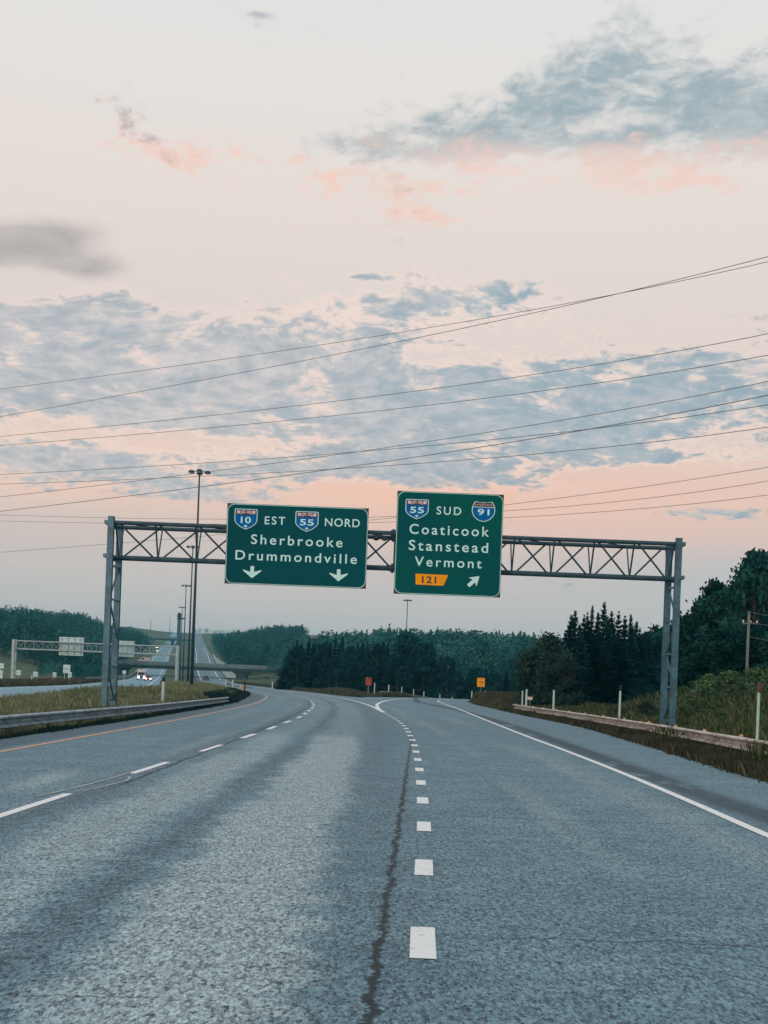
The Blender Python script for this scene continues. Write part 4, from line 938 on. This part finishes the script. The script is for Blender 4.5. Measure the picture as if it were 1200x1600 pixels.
# ------------------------------------------------------------------ trees
def rot_cards(P, size, asp=1.0, up=.0, rg=rng):
    """one small quad at every point, randomly turned; size per point"""
    n = len(P); size = np.broadcast_to(size, (n,))[:, None]
    a = rg.normal(size=(n, 3)); a /= np.linalg.norm(a, axis=1, keepdims=True)
    b = rg.normal(size=(n, 3)); b[:, 2] *= (1 - up); b -= (b * a).sum(1, keepdims=True) * a; b /= np.linalg.norm(b, axis=1, keepdims=True) + 1e-6
    a = a * size * .5; b = b * size * .5 * asp
    V = np.stack([P - a - b * .6, P + a * .35 - b, P + a + b * .5, P - a * .2 + b], 1).reshape(-1, 3)
    return V, np.arange(4 * n).reshape(-1, 4)
def broadleaf_meshes(name, h, r, nleaf, leaf, lm, seed, low=.08, nclump=34, openness=.0):
    rg = np.random.default_rng(seed); rd = random.Random(seed)
    mb = MB(); mb.tube([(0, 0, -.3), (.05 * h * .1, 0, h * .3), (0, .1, h * .62), (0, 0, h * .9)], max(.10, h * .022), 8, .03)
    C = []
    for k in range(nclump):
        f = low + (1 - low) * rd.random() ** .8
        rr = r * math.sin(math.pi * min(max((f * .86 + .13), .02), .985)) ** .7
        t = rd.uniform(0, 2 * math.pi); d = rr * math.sqrt(rd.uniform(.15, 1))
        C.append((d * math.cos(t), d * math.sin(t), f * h * .95, rd.uniform(.55, 1.1) * r * .34))
        if k % 2 == 0:
            z0 = min(h * .8, max(.2 * h, C[-1][2] - .18 * h)); mb.tube([(0, 0, z0), (C[-1][0] * .5, C[-1][1] * .5, z0 + .06 * h), (C[-1][0] * .95, C[-1][1] * .95, C[-1][2])], h * .008 + .012, 5, .012)
    C.append((0, 0, h * .96, r * .22)); C = np.array(C)
    w_ = C[:, 3] ** 2; ci = rg.choice(len(C), nleaf, p=w_ / w_.sum())
    dirs = rg.normal(size=(nleaf, 3)); dirs /= np.linalg.norm(dirs, axis=1, keepdims=True)
    rad = C[ci, 3] * (rg.random(nleaf) ** (.45)) * (1 + .25 * rg.normal(size=nleaf))
    P = C[ci, :3] + dirs * rad[:, None] * np.array([1, 1, .8])
    P[:, 2] = np.maximum(P[:, 2], .05)
    V, F = rot_cards(P, leaf * rg.uniform(.6, 1.35, nleaf), .8, 0, rg)
    return mb.mesh(name + '_trunk'), npmesh(name + '_crown', V, F)
def spruce_meshes(name, h, r, seed, dens=1.0, top=.0):
    rg = np.random.default_rng(seed)
    mb = MB(); mb.tube([(0, 0, -.3), (0, 0, h * .5), (0, 0, h * 1.0)], h * .016 + .03, 7, .012)
    V = []; nl = int(h * 5.2 * dens)
    for k in range(nl):
        f = (k + rg.random()) / nl; z = h * (.03 + .965 * f); L = r * (1 - f) ** .95 * (.50 + .70 * rg.random()) + .12
        nb = int(7 + 5 * (1 - f))
        for j in range(nb):
            t = 2 * math.pi * (j + rg.random()) / nb; ct, st_ = math.cos(t), math.sin(t); Lb = L * rg.uniform(.6, 1.12); dr = rg.uniform(.10, .34) - .45 * f ** 3
            nseg = max(2, int(Lb / .33))
            for q in range(nseg):
                g0, g1 = q / nseg, min((q + 1.6) / nseg, 1.08); wv = (.05 + .30 * min(L / r, 1.0)) * (1.15 - .55 * g0)
                p0 = np.array([ct * Lb * g0, st_ * Lb * g0, z - dr * Lb * g0 * g0]); p1 = np.array([ct * Lb * g1, st_ * Lb * g1, z - dr * Lb * g1 * g1 + .05])
                sdv = np.array([-st_, ct, 0]) * wv; dn = np.array([0, 0, -rg.uniform(.05, .30)])
                V += [p0 - sdv + dn, p0 + sdv + dn * .6, p1 + sdv * .25, p1 - sdv * .25 + dn * .3]
    V = np.array(V); return mb.mesh(name + '_trunk'), npmesh(name + '_crown', V, np.arange(len(V)).reshape(-1, 4))
def place_tree(kind, meshes, X, Y, rz, sx, sz, label, group, crown_mat, cat='tree', z=None):
    gz = (hz(X, Y) - .1) if z is None else z
    root = empty(kind, (X, Y, gz), rz); root.scale = (sx, sx, sz); tag(root, label, cat, group)
    for nm, me, mm in (('trunk', meshes[0], bark), ('crown', meshes[1], crown_mat)):
        if not me.materials: me.materials.append(mm)
        o = bpy.data.objects.new(nm, me); COL.objects.link(o); o.parent = root
    return root
SPR = [spruce_meshes('spruce_a', 10, 2.5, 11), spruce_meshes('spruce_b', 10, 2.8, 12), spruce_meshes('spruce_c', 10, 2.2, 13)]
SPRD = [tuple(m.copy() for m in s) for s in SPR]
def interp_top(tab, u): return float(np.interp(u, [t[0] for t in tab], [t[1] for t in tab]))
# dense spruce stand behind the gore
tab = [(440, 1046), (447, 1018), (456, 1006), (478, 997), (520, 993), (553, 1000), (585, 1001), (612, 1001), (626, 994), (640, 988), (655, 994), (670, 1001), (690, 1010), (710, 1032), (730, 1040), (760, 1046), (800, 1052), (830, 1054)]
k = 0; labs = 'dark spruce packed in the dense stand behind the gore guardrail'
for Y, us in ((222, np.arange(447, 840, 14.5)), (233, np.arange(452, 835, 15)), (244, np.arange(458, 830, 16))):
    for u in us:
        u = u + random.uniform(-5, 5); vt = interp_top(tab, u) + random.uniform(-4, 20) + (6 if Y < 230 else 0)
        t_ = at(u, vt, Y); gz = hz(t_.x, Y) - .1; H = t_.z - gz
        if H < 2: continue
        place_tree('spruce', SPRD[k % 3], t_.x, Y + random.uniform(-4, 4), random.uniform(0, 6), max(.55, .62 * H / 10 + .42) * random.uniform(.85, 1.35), H / 10, labs, 'spruces behind the gore', spruce_dark); k += 1
DLM = leafmat('broad_leaves_blue', (.003, .030, .042, 1), (.012, .062, .074, 1), .4)
DL = [broadleaf_meshes('leaf_d', 10, 3.0, 4200, .42, DLM, 61, .05, 40), broadleaf_meshes('leaf_e', 10, 2.7, 4200, .42, DLM, 62, .05, 34)]
for i, (u, vt, Y) in enumerate([(466, 1010, 216), (508, 1004, 219), (548, 1010, 217), (590, 1006, 216), (639, 987, 226), (664, 1005, 218), (622, 1020, 212), (700, 1026, 216), (528, 1026, 211), (575, 1030, 212), (742, 1046, 214), (775, 1050, 214), (812, 1052, 216)]):
    t_ = at(u, vt, Y); gz = hz(t_.x, Y) - .1; H = t_.z - gz
    place_tree('broadleaf_tree', DL[i % 2], t_.x, Y, i * 1.9, max(.5, H / 10) * 1.05, H / 10, 'rounded broadleaf tree among the dark spruces behind the gore' if i != 4 else 'tall rounded tree standing above the dark spruces below the lone light mast', 'broadleaf trees behind the gore', DLM)
# spruces right of the speed sign, each with its own top
right_sp = [(899, 953, 112, 1.0, 'bushy spruce at the left of the right-hand group, three below its top to the left'), (913, 960, 116, .8, 'spruce between the bushy left one and the thin spire in the right-hand group'),
            (926, 945, 114, .75, 'thin spire spruce, second tallest of the right-hand group'), (944.5, 940, 110, 1.0, 'tallest spruce with a thin spire in the middle of the right-hand group'),
            (967, 955, 113, .95, 'ragged spruce just right of the tallest spire'), (986, 959, 115, .85, 'spruce with thin ragged top left of the right gantry leg'), (1000, 980, 112, .8, 'shorter spruce at the right of the right-hand group'),
            (884, 985, 110, .9, 'low spruce at the left edge of the right-hand group behind the olive shrub'), (1014, 992, 113, .8, 'low dark spruce beside the right gantry leg'),
            (936, 985, 106, 1.1, 'dark broad spruce standing in front of the tallest spire'), (908, 990, 105, 1.1, 'dark broad spruce in front of the bushy left one'), (965, 990, 106, 1.1, 'dark broad spruce in front of the ragged one'), (992, 1000, 107, 1.0, 'dark broad spruce at the right front of the group')]
right_sp += [(u_, v_, y_, w_, 'bushy dark spruce filling the lower mass of the right-hand group') for u_, v_, y_, w_ in ((890, 972, 113, 1.1), (906, 975, 108, 1.2), (920, 968, 110, 1.15), (933, 972, 112, 1.2), (951, 966, 108, 1.2), (959, 975, 112, 1.1), (976, 972, 109, 1.2), (988, 978, 111, 1.2), (1002, 990, 109, 1.1), (897, 1004, 103, 1.1), (946, 1000, 103, 1.2), (975, 1002, 103, 1.2), (1016, 1008, 110, 1.0), (1026, 1004, 114, 1.0), (893, 960, 114, 1.0), (918, 957, 115, .9), (935, 956, 113, 1.0), (956, 954, 114, 1.0), (977, 962, 114, 1.0), (995, 970, 113, 1.0), (1008, 986, 112, 1.0))]
for i, (u, vt, Y, wd, lab) in enumerate(right_sp):
    t_ = at(u, vt, Y); gz = hz(t_.x, Y) - .1; H = t_.z - gz
    place_tree('spruce', SPR[i % 3], t_.x, Y, i * 1.3, wd * .92, H / 10, lab, 'spruces beside the right gantry leg', spruce_m)
BL = [broadleaf_meshes('leaf_a', 8, 2.6, 9000, .26, leaf_dark, 21), broadleaf_meshes('leaf_b', 8, 2.4, 9000, .26, leaf_dark, 22, .02, 44), broadleaf_meshes('leaf_c', 8, 2.2, 3600, .30, leaf_dark, 23, .45, 22)]
OL = [broadleaf_meshes('olive_a', 6, 2.3, 7000, .20, leaf_olive, 31, .0, 40), broadleaf_meshes('olive_b', 6, 2.0, 6000, .20, leaf_olive, 32, .0, 36)]
for i, (u, vt, Y, wd, lab) in enumerate([(858, 992, 104, 1.2, 'tall olive leafy tree left of the spruces'), (843, 1012, 103, 1.1, 'lower olive leafy shrub at the left of the tall olive tree'), (880, 1025, 101, .8, 'low olive shrub in front of the left spruces'), (826, 1050, 105, .6, 'small olive bush behind the end of the right guardrail')]):
    t_ = at(u, vt, Y); gz = hz(t_.x, Y) - .1; H = t_.z - gz
    place_tree('leafy_shrub', OL[i % 2], t_.x, Y, i * 2.1, wd, H / 6, lab, 'olive shrubs right of the exit', leaf_olive)
big = [(1188, 864, 74, 1, 1.0, 'tallest broadleaf tree with an open top at the right edge'), (1150, 908, 76, 0, 1.1, 'dense dark tree just left of the tallest broadleaf'), (1117, 908, 79, 1, .8, 'dark pointed tree rising right of the gantry leg'), (1094, 945, 80, 0, .9, 'rounded dark tree beside the right gantry leg'),
       (1075, 962, 84, 1, .85, 'small dark tree directly right of the gantry leg'), (1225, 880, 74, 0, 1.2, 'dark tree cut by the right edge of the photo'), (1130, 985, 70, 1, .9, 'low dark leafy tree at the foot of the right-hand trees, left one'), (1172, 975, 69, 0, .9, 'low dark leafy tree at the foot of the right-hand trees, behind the utility pole'), (1210, 990, 68, 1, .9, 'low dark leafy tree at the right edge below the tall one'),
       (1092, 1020, 72, 0, .7, 'low dark bush right of the right gantry leg base')]
BL2 = broadleaf_meshes('leaf_top', 8, 2.2, 3800, .30, leaf_dark, 29, .50, 20)
for i, (u, vt, Y, kd, wd, lab) in enumerate(big):
    Y = Y + 14; t_ = at(u, vt, Y); gz = hz(t_.x, Y) - .1; H = t_.z - gz
    place_tree('broadleaf_tree', BL[kd], t_.x, Y, i * 1.7, wd * 1.05, H / 8, lab, 'broadleaf trees on the right bank', leaf_dark)
for i, (u, vt, Y, wd, lab) in enumerate([(1184, 866, 86, 1.0, 'airy broadleaf crown showing sky through its top at the right edge')]):
    t_ = at(u, vt, Y); gz = hz(t_.x, Y) - .1; H = t_.z - gz
    place_tree('broadleaf_tree', BL2, t_.x, Y, .4, wd, H / 8, lab, 'broadleaf trees on the right bank', leaf_dark)
for i, (u, vt, Y, wd, lab) in enumerate([(1025, 978, 150, 1.1, 'distant rounded tree seen left of the right gantry leg'), (1040, 984, 148, 1.0, 'distant tree seen between the legs of the right gantry post'), (1062, 968, 140, 1.2, 'distant tree seen right behind the right gantry leg'), (1010, 1000, 150, 1.1, 'distant low tree behind the right of the spruces')]):
    t_ = at(u, vt, Y); gz = hz(t_.x, Y) - .1; H = t_.z - gz
    place_tree('broadleaf_tree', BL[i % 2], t_.x, Y, i * 2.7, wd * 1.1, H / 8, lab, 'distant trees behind the right gantry leg', leaf_dark)
t_ = at(1012, 1097, 62); gz = hz(t_.x, 62) - .1
place_tree('leafy_shrub', OL[0], t_.x, 62, 1.0, .28, (t_.z - gz) / 6, 'small round bush behind the rail left of the right gantry leg', 'olive shrubs right of the exit', leaf_olive)

bank_leaf = leafmat('bank_bush_leaves', (.016, .060, .036, 1), (.085, .150, .070, 1), 1.6, (.16, .19, .10, 1))
BB = [broadleaf_meshes('bush_a', 2, 1.1, 2600, .13, bank_leaf, 71, .0, 26), broadleaf_meshes('bush_b', 2, 1.3, 2600, .13, bank_leaf, 72, .0, 22)]
for i, (u, Y, sc) in enumerate([(1075, 60, .55), (1098, 64, .7), (1122, 58, .6), (1140, 66, .9), (1160, 60, .75), (1178, 68, .95), (1197, 56, .8), (1110, 70, .85), (1150, 73, 1.0), (1188, 72, 1.0), (1215, 64, .95), (1205, 48, .5), (1165, 50, .45), (1130, 50, .4), (1090, 74, .8), (1068, 72, .6)]):
    X = at(u, 1100, Y).x
    place_tree('bush', BB[i % 2], X, Y, i * 1.1, sc, sc * .85, 'low leafy green bush among the tall weeds on the right bank', 'bushes on the right bank', bank_leaf, 'bush')
# far woods on the hillsides: nobody could count them
def far_wood(name, label, n, ulo, uhi, Ylo, Yhi, tab, seed, hmin=7, hmax=15, cards=260, accept=None):
    rg = np.random.default_rng(seed); PS, SS = [], []
    for _ in range(n):
        u = rg.uniform(ulo, uhi); Y = Ylo + (Yhi - Ylo) * rg.random(); vt = interp_top(tab, u)
        X = at(u, 1060, Y).x; d = X - (float(X_yel(Y)) - 8)
        if accept and not accept(d, Y): continue
        gz = hz(X, Y); zt_ = at(u, vt, Y).z; H = rg.uniform(hmin, hmax)
        H = min(H, zt_ - gz + rg.normal() * .8)
        if H < 3: continue
        r = H * rg.uniform(.24, .36); conif = rg.random() < .3
        q = rg.normal(size=(cards, 3)); q /= np.linalg.norm(q, axis=1, keepdims=True)
        rad = rg.random(cards) ** .35
        f = .5 + .5 * q[:, 2] * rad
        shape = (1 - f) ** .8 * 1.1 if conif else 1.0
        lump = 1 + .28 * np.sin(q[:, 0] * 5 + Y) * np.cos(q[:, 1] * 4 + u)
        P = np.stack([X + q[:, 0] * rad * r * shape * lump, Y + q[:, 1] * rad * r * shape * lump, gz + H * (.04 + .96 * f)], 1)
        PS.append(P); SS.append(np.full(cards, H * .062) * rg.uniform(.6, 1.3, cards))
    P = np.concatenate(PS); S_ = np.concatenate(SS); V, F = rot_cards(P, S_, .8, 0, rg)
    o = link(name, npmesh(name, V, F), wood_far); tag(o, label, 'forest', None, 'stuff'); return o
tabR = [(300, 1000), (312, 990), (322, 983), (345, 977), (365, 976), (400, 978), (446, 975), (496, 979), (530, 981), (569, 985), (600, 981), (638, 984), (680, 986), (726, 985), (783, 991), (818, 988), (837, 992), (870, 1000), (1000, 1010), (1400, 1015)]
tabL = [(-300, 952), (0, 950), (30, 946), (50, 950), (75, 955), (96, 948), (115, 955), (135, 957), (150, 965), (188, 977), (215, 982), (228, 990), (236, 1000)]
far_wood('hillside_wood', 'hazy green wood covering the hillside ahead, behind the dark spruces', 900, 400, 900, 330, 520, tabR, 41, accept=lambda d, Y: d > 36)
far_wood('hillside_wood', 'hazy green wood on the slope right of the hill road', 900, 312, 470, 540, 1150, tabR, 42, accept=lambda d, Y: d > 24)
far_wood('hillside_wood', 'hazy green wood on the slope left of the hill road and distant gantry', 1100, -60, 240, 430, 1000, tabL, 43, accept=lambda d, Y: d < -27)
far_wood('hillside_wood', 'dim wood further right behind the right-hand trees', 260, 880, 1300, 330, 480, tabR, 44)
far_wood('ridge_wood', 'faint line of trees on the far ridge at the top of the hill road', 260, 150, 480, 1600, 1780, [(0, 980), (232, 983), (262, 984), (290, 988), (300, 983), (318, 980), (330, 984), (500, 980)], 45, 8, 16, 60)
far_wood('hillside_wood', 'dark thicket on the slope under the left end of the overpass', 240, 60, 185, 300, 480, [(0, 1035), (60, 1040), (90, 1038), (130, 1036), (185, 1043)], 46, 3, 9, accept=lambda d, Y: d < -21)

# ------------------------------------------------------------------ grass and weeds
def tufts(name, label, X, Y, h, wd, m, seed, per=5, zoff=-.1, cat='grass'):
    rg = np.random.default_rng(seed); n = len(X)
    X = np.repeat(X, per) + rg.normal(size=n * per) * .10; Y = np.repeat(Y, per) + rg.normal(size=n * per) * .10
    hh = np.repeat(np.broadcast_to(h, (n,)), per) * rg.uniform(.45, 1.15, n * per); Z = height(X, Y) + zoff
    a = rg.uniform(0, 2 * np.pi, n * per); w_ = wd * rg.uniform(.6, 1.5, n * per); ln = hh * rg.uniform(.0, .5, n * per); b_ = rg.uniform(0, 2 * np.pi, n * per)
    dx, dy = np.cos(a) * w_, np.sin(a) * w_; lx, ly = np.cos(b_) * ln, np.sin(b_) * ln
    V = np.stack([np.stack([X - dx, Y - dy, Z], 1), np.stack([X + dx, Y + dy, Z], 1), np.stack([X + dx * .7 + lx * .45, Y + dy * .7 + ly * .45, Z + hh * .62], 1), np.stack([X + lx, Y + ly, Z + hh], 1)], 1).reshape(-1, 3)
    o = link(name, npmesh(name, V, np.arange(len(V)).reshape(-1, 4)), m); tag(o, label, cat, None, 'stuff'); return o
def scat(n, seed, fl, fr, y0, y1, pw=1.0):
    rg = np.random.default_rng(seed); y = y0 + (y1 - y0) * rg.random(n) ** pw; t = rg.random(n); l, r_ = fl(y), fr(y); return l + (r_ - l) * t, y
x, y = scat(30000, 51, lambda y: np.maximum(X_onc(y) + 5.6, -.34 * y - 2), lambda y: X_yel(y) - 2.3 - .25, 22, 135, 1.3)
nz = np.sin(x * .35 + 1.2 * np.sin(y * .11)) * .5 + np.sin(y * .21 + x * .13) * .5
tufts('median_grass', 'long olive grass growing in the median left of the road', x, y, np.clip(.26 + .20 * nz + .22 * np.clip(np.sin(x * 2.3 + y) * np.sin(y * 1.7 - x), 0, 1) ** 2, .08, .85), .022, grass_m, 52, 5)
x, y = scat(9000, 53, lambda y: X_onc(y) + 5.5, lambda y: X_yel(y) - 2.4, 130, 300)
tufts('median_grass', 'far part of the median grass, beyond the light pole', x, y, .42, .05, grass_m, 54, 4)
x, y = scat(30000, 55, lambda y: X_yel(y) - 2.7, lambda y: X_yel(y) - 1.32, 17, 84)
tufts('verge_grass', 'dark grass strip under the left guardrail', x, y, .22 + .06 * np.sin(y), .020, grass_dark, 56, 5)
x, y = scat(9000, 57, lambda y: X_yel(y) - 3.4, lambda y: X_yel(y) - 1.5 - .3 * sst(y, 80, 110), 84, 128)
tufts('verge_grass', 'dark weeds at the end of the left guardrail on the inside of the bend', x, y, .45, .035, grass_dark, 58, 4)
x, y = scat(20000, 59, lambda y: X_shr(y) + .05, lambda y: X_shr(y) + 1.3, 15, 92)
tufts('verge_weeds', 'dry brown weeds between the right shoulder and the rusty guardrail', x, y, .30 + .10 * np.sin(y * 1.3) * np.sin(y * .31), .018, weed_brown, 60, 5)
x, y = scat(26000, 61, lambda y: X_shr(y) + .1, lambda y: X_shr(y) + 5.5 + 0 * y, 88, 146)
hh = np.clip(1.25 * sst(x - X_shr(y), 0, 1.6) * sst(y, 86, 120) * (1 - .35 * sst(y, 138, 146)), .15, 1.4) * (.8 + .3 * np.sin(x * 1.1) * np.sin(y * .4))
tufts('weed_mound', 'mound of tall grey brown weeds on the inside of the exit bend', x, y, hh, .035, weed_brown, 62, 5)
x, y = scat(30000, 63, lambda y: X_shr(y) + 1.2, lambda y: np.minimum(.32 * y + 10, 34 + 0 * y), 24, 92)
tufts('bank_weeds', 'tall green weeds on the right bank behind the rusty guardrail', x, y, np.clip(.42 + .30 * np.sin(x * .9 + 1.3 * np.sin(y * .23)) * np.sin(y * .5) + .30 * sst(x, 13, 17), .12, 1.2), .030, bank_weed, 64, 5)
x, y = scat(9000, 65, lambda y: np.maximum(X_main(y) + 2.7, -30), lambda y: np.where(y < 165, np.interp(y, [148, 156, 165], [-2.6, -1.0, 2.0]), np.interp(y, [165, 180, 215], [2.2, 6, 8])), 146, 215)
tufts('gore_grass', 'low brown grass and weeds in the gore around the hazard marker', x, y, .62 + .30 * np.sin(x * .7), .05, weed_brown, 66, 5)
x, y = scat(9000, 67, lambda y: X_main(y) + 2.7, lambda y: X_main(y) + 7.5, 205, 420)
tufts('verge_weeds', 'brown verge along the far bend below the spruce stand', x, y, .6, .07, weed_brown, 68, 4)
x, y = scat(9000, 69, lambda y: X_onc(y) - 14, lambda y: X_onc(y) - 6.2, 90, 330)
tufts('verge_weeds', 'brown verge beyond the oncoming road below the distant gantry', x, y, .6, .06, weed_brown, 70, 4)
# ------------------------------------------------------------------ air
m = MB(); m.box(-3050, 3050, -80, 2950, -40, 112); hm = bpy.data.materials.new('haze'); hm.use_nodes = True; g = G(hm.node_tree); g.n.clear()
pv = g.n.new('ShaderNodeVolumePrincipled'); pv.inputs['Color'].default_value = (.16, .60, .76, 1); pv.inputs['Density'].default_value = 0.00019; pv.inputs['Anisotropy'].default_value = 0
wo = g.n.new('ShaderNodeOutputMaterial'); g.l.new(pv.outputs[0], wo.inputs['Volume'])
hzo = m.build('haze', hm); hzo['kind'] = 'stuff'; tag(hzo, 'thin bluish evening haze over the whole valley', 'haze')
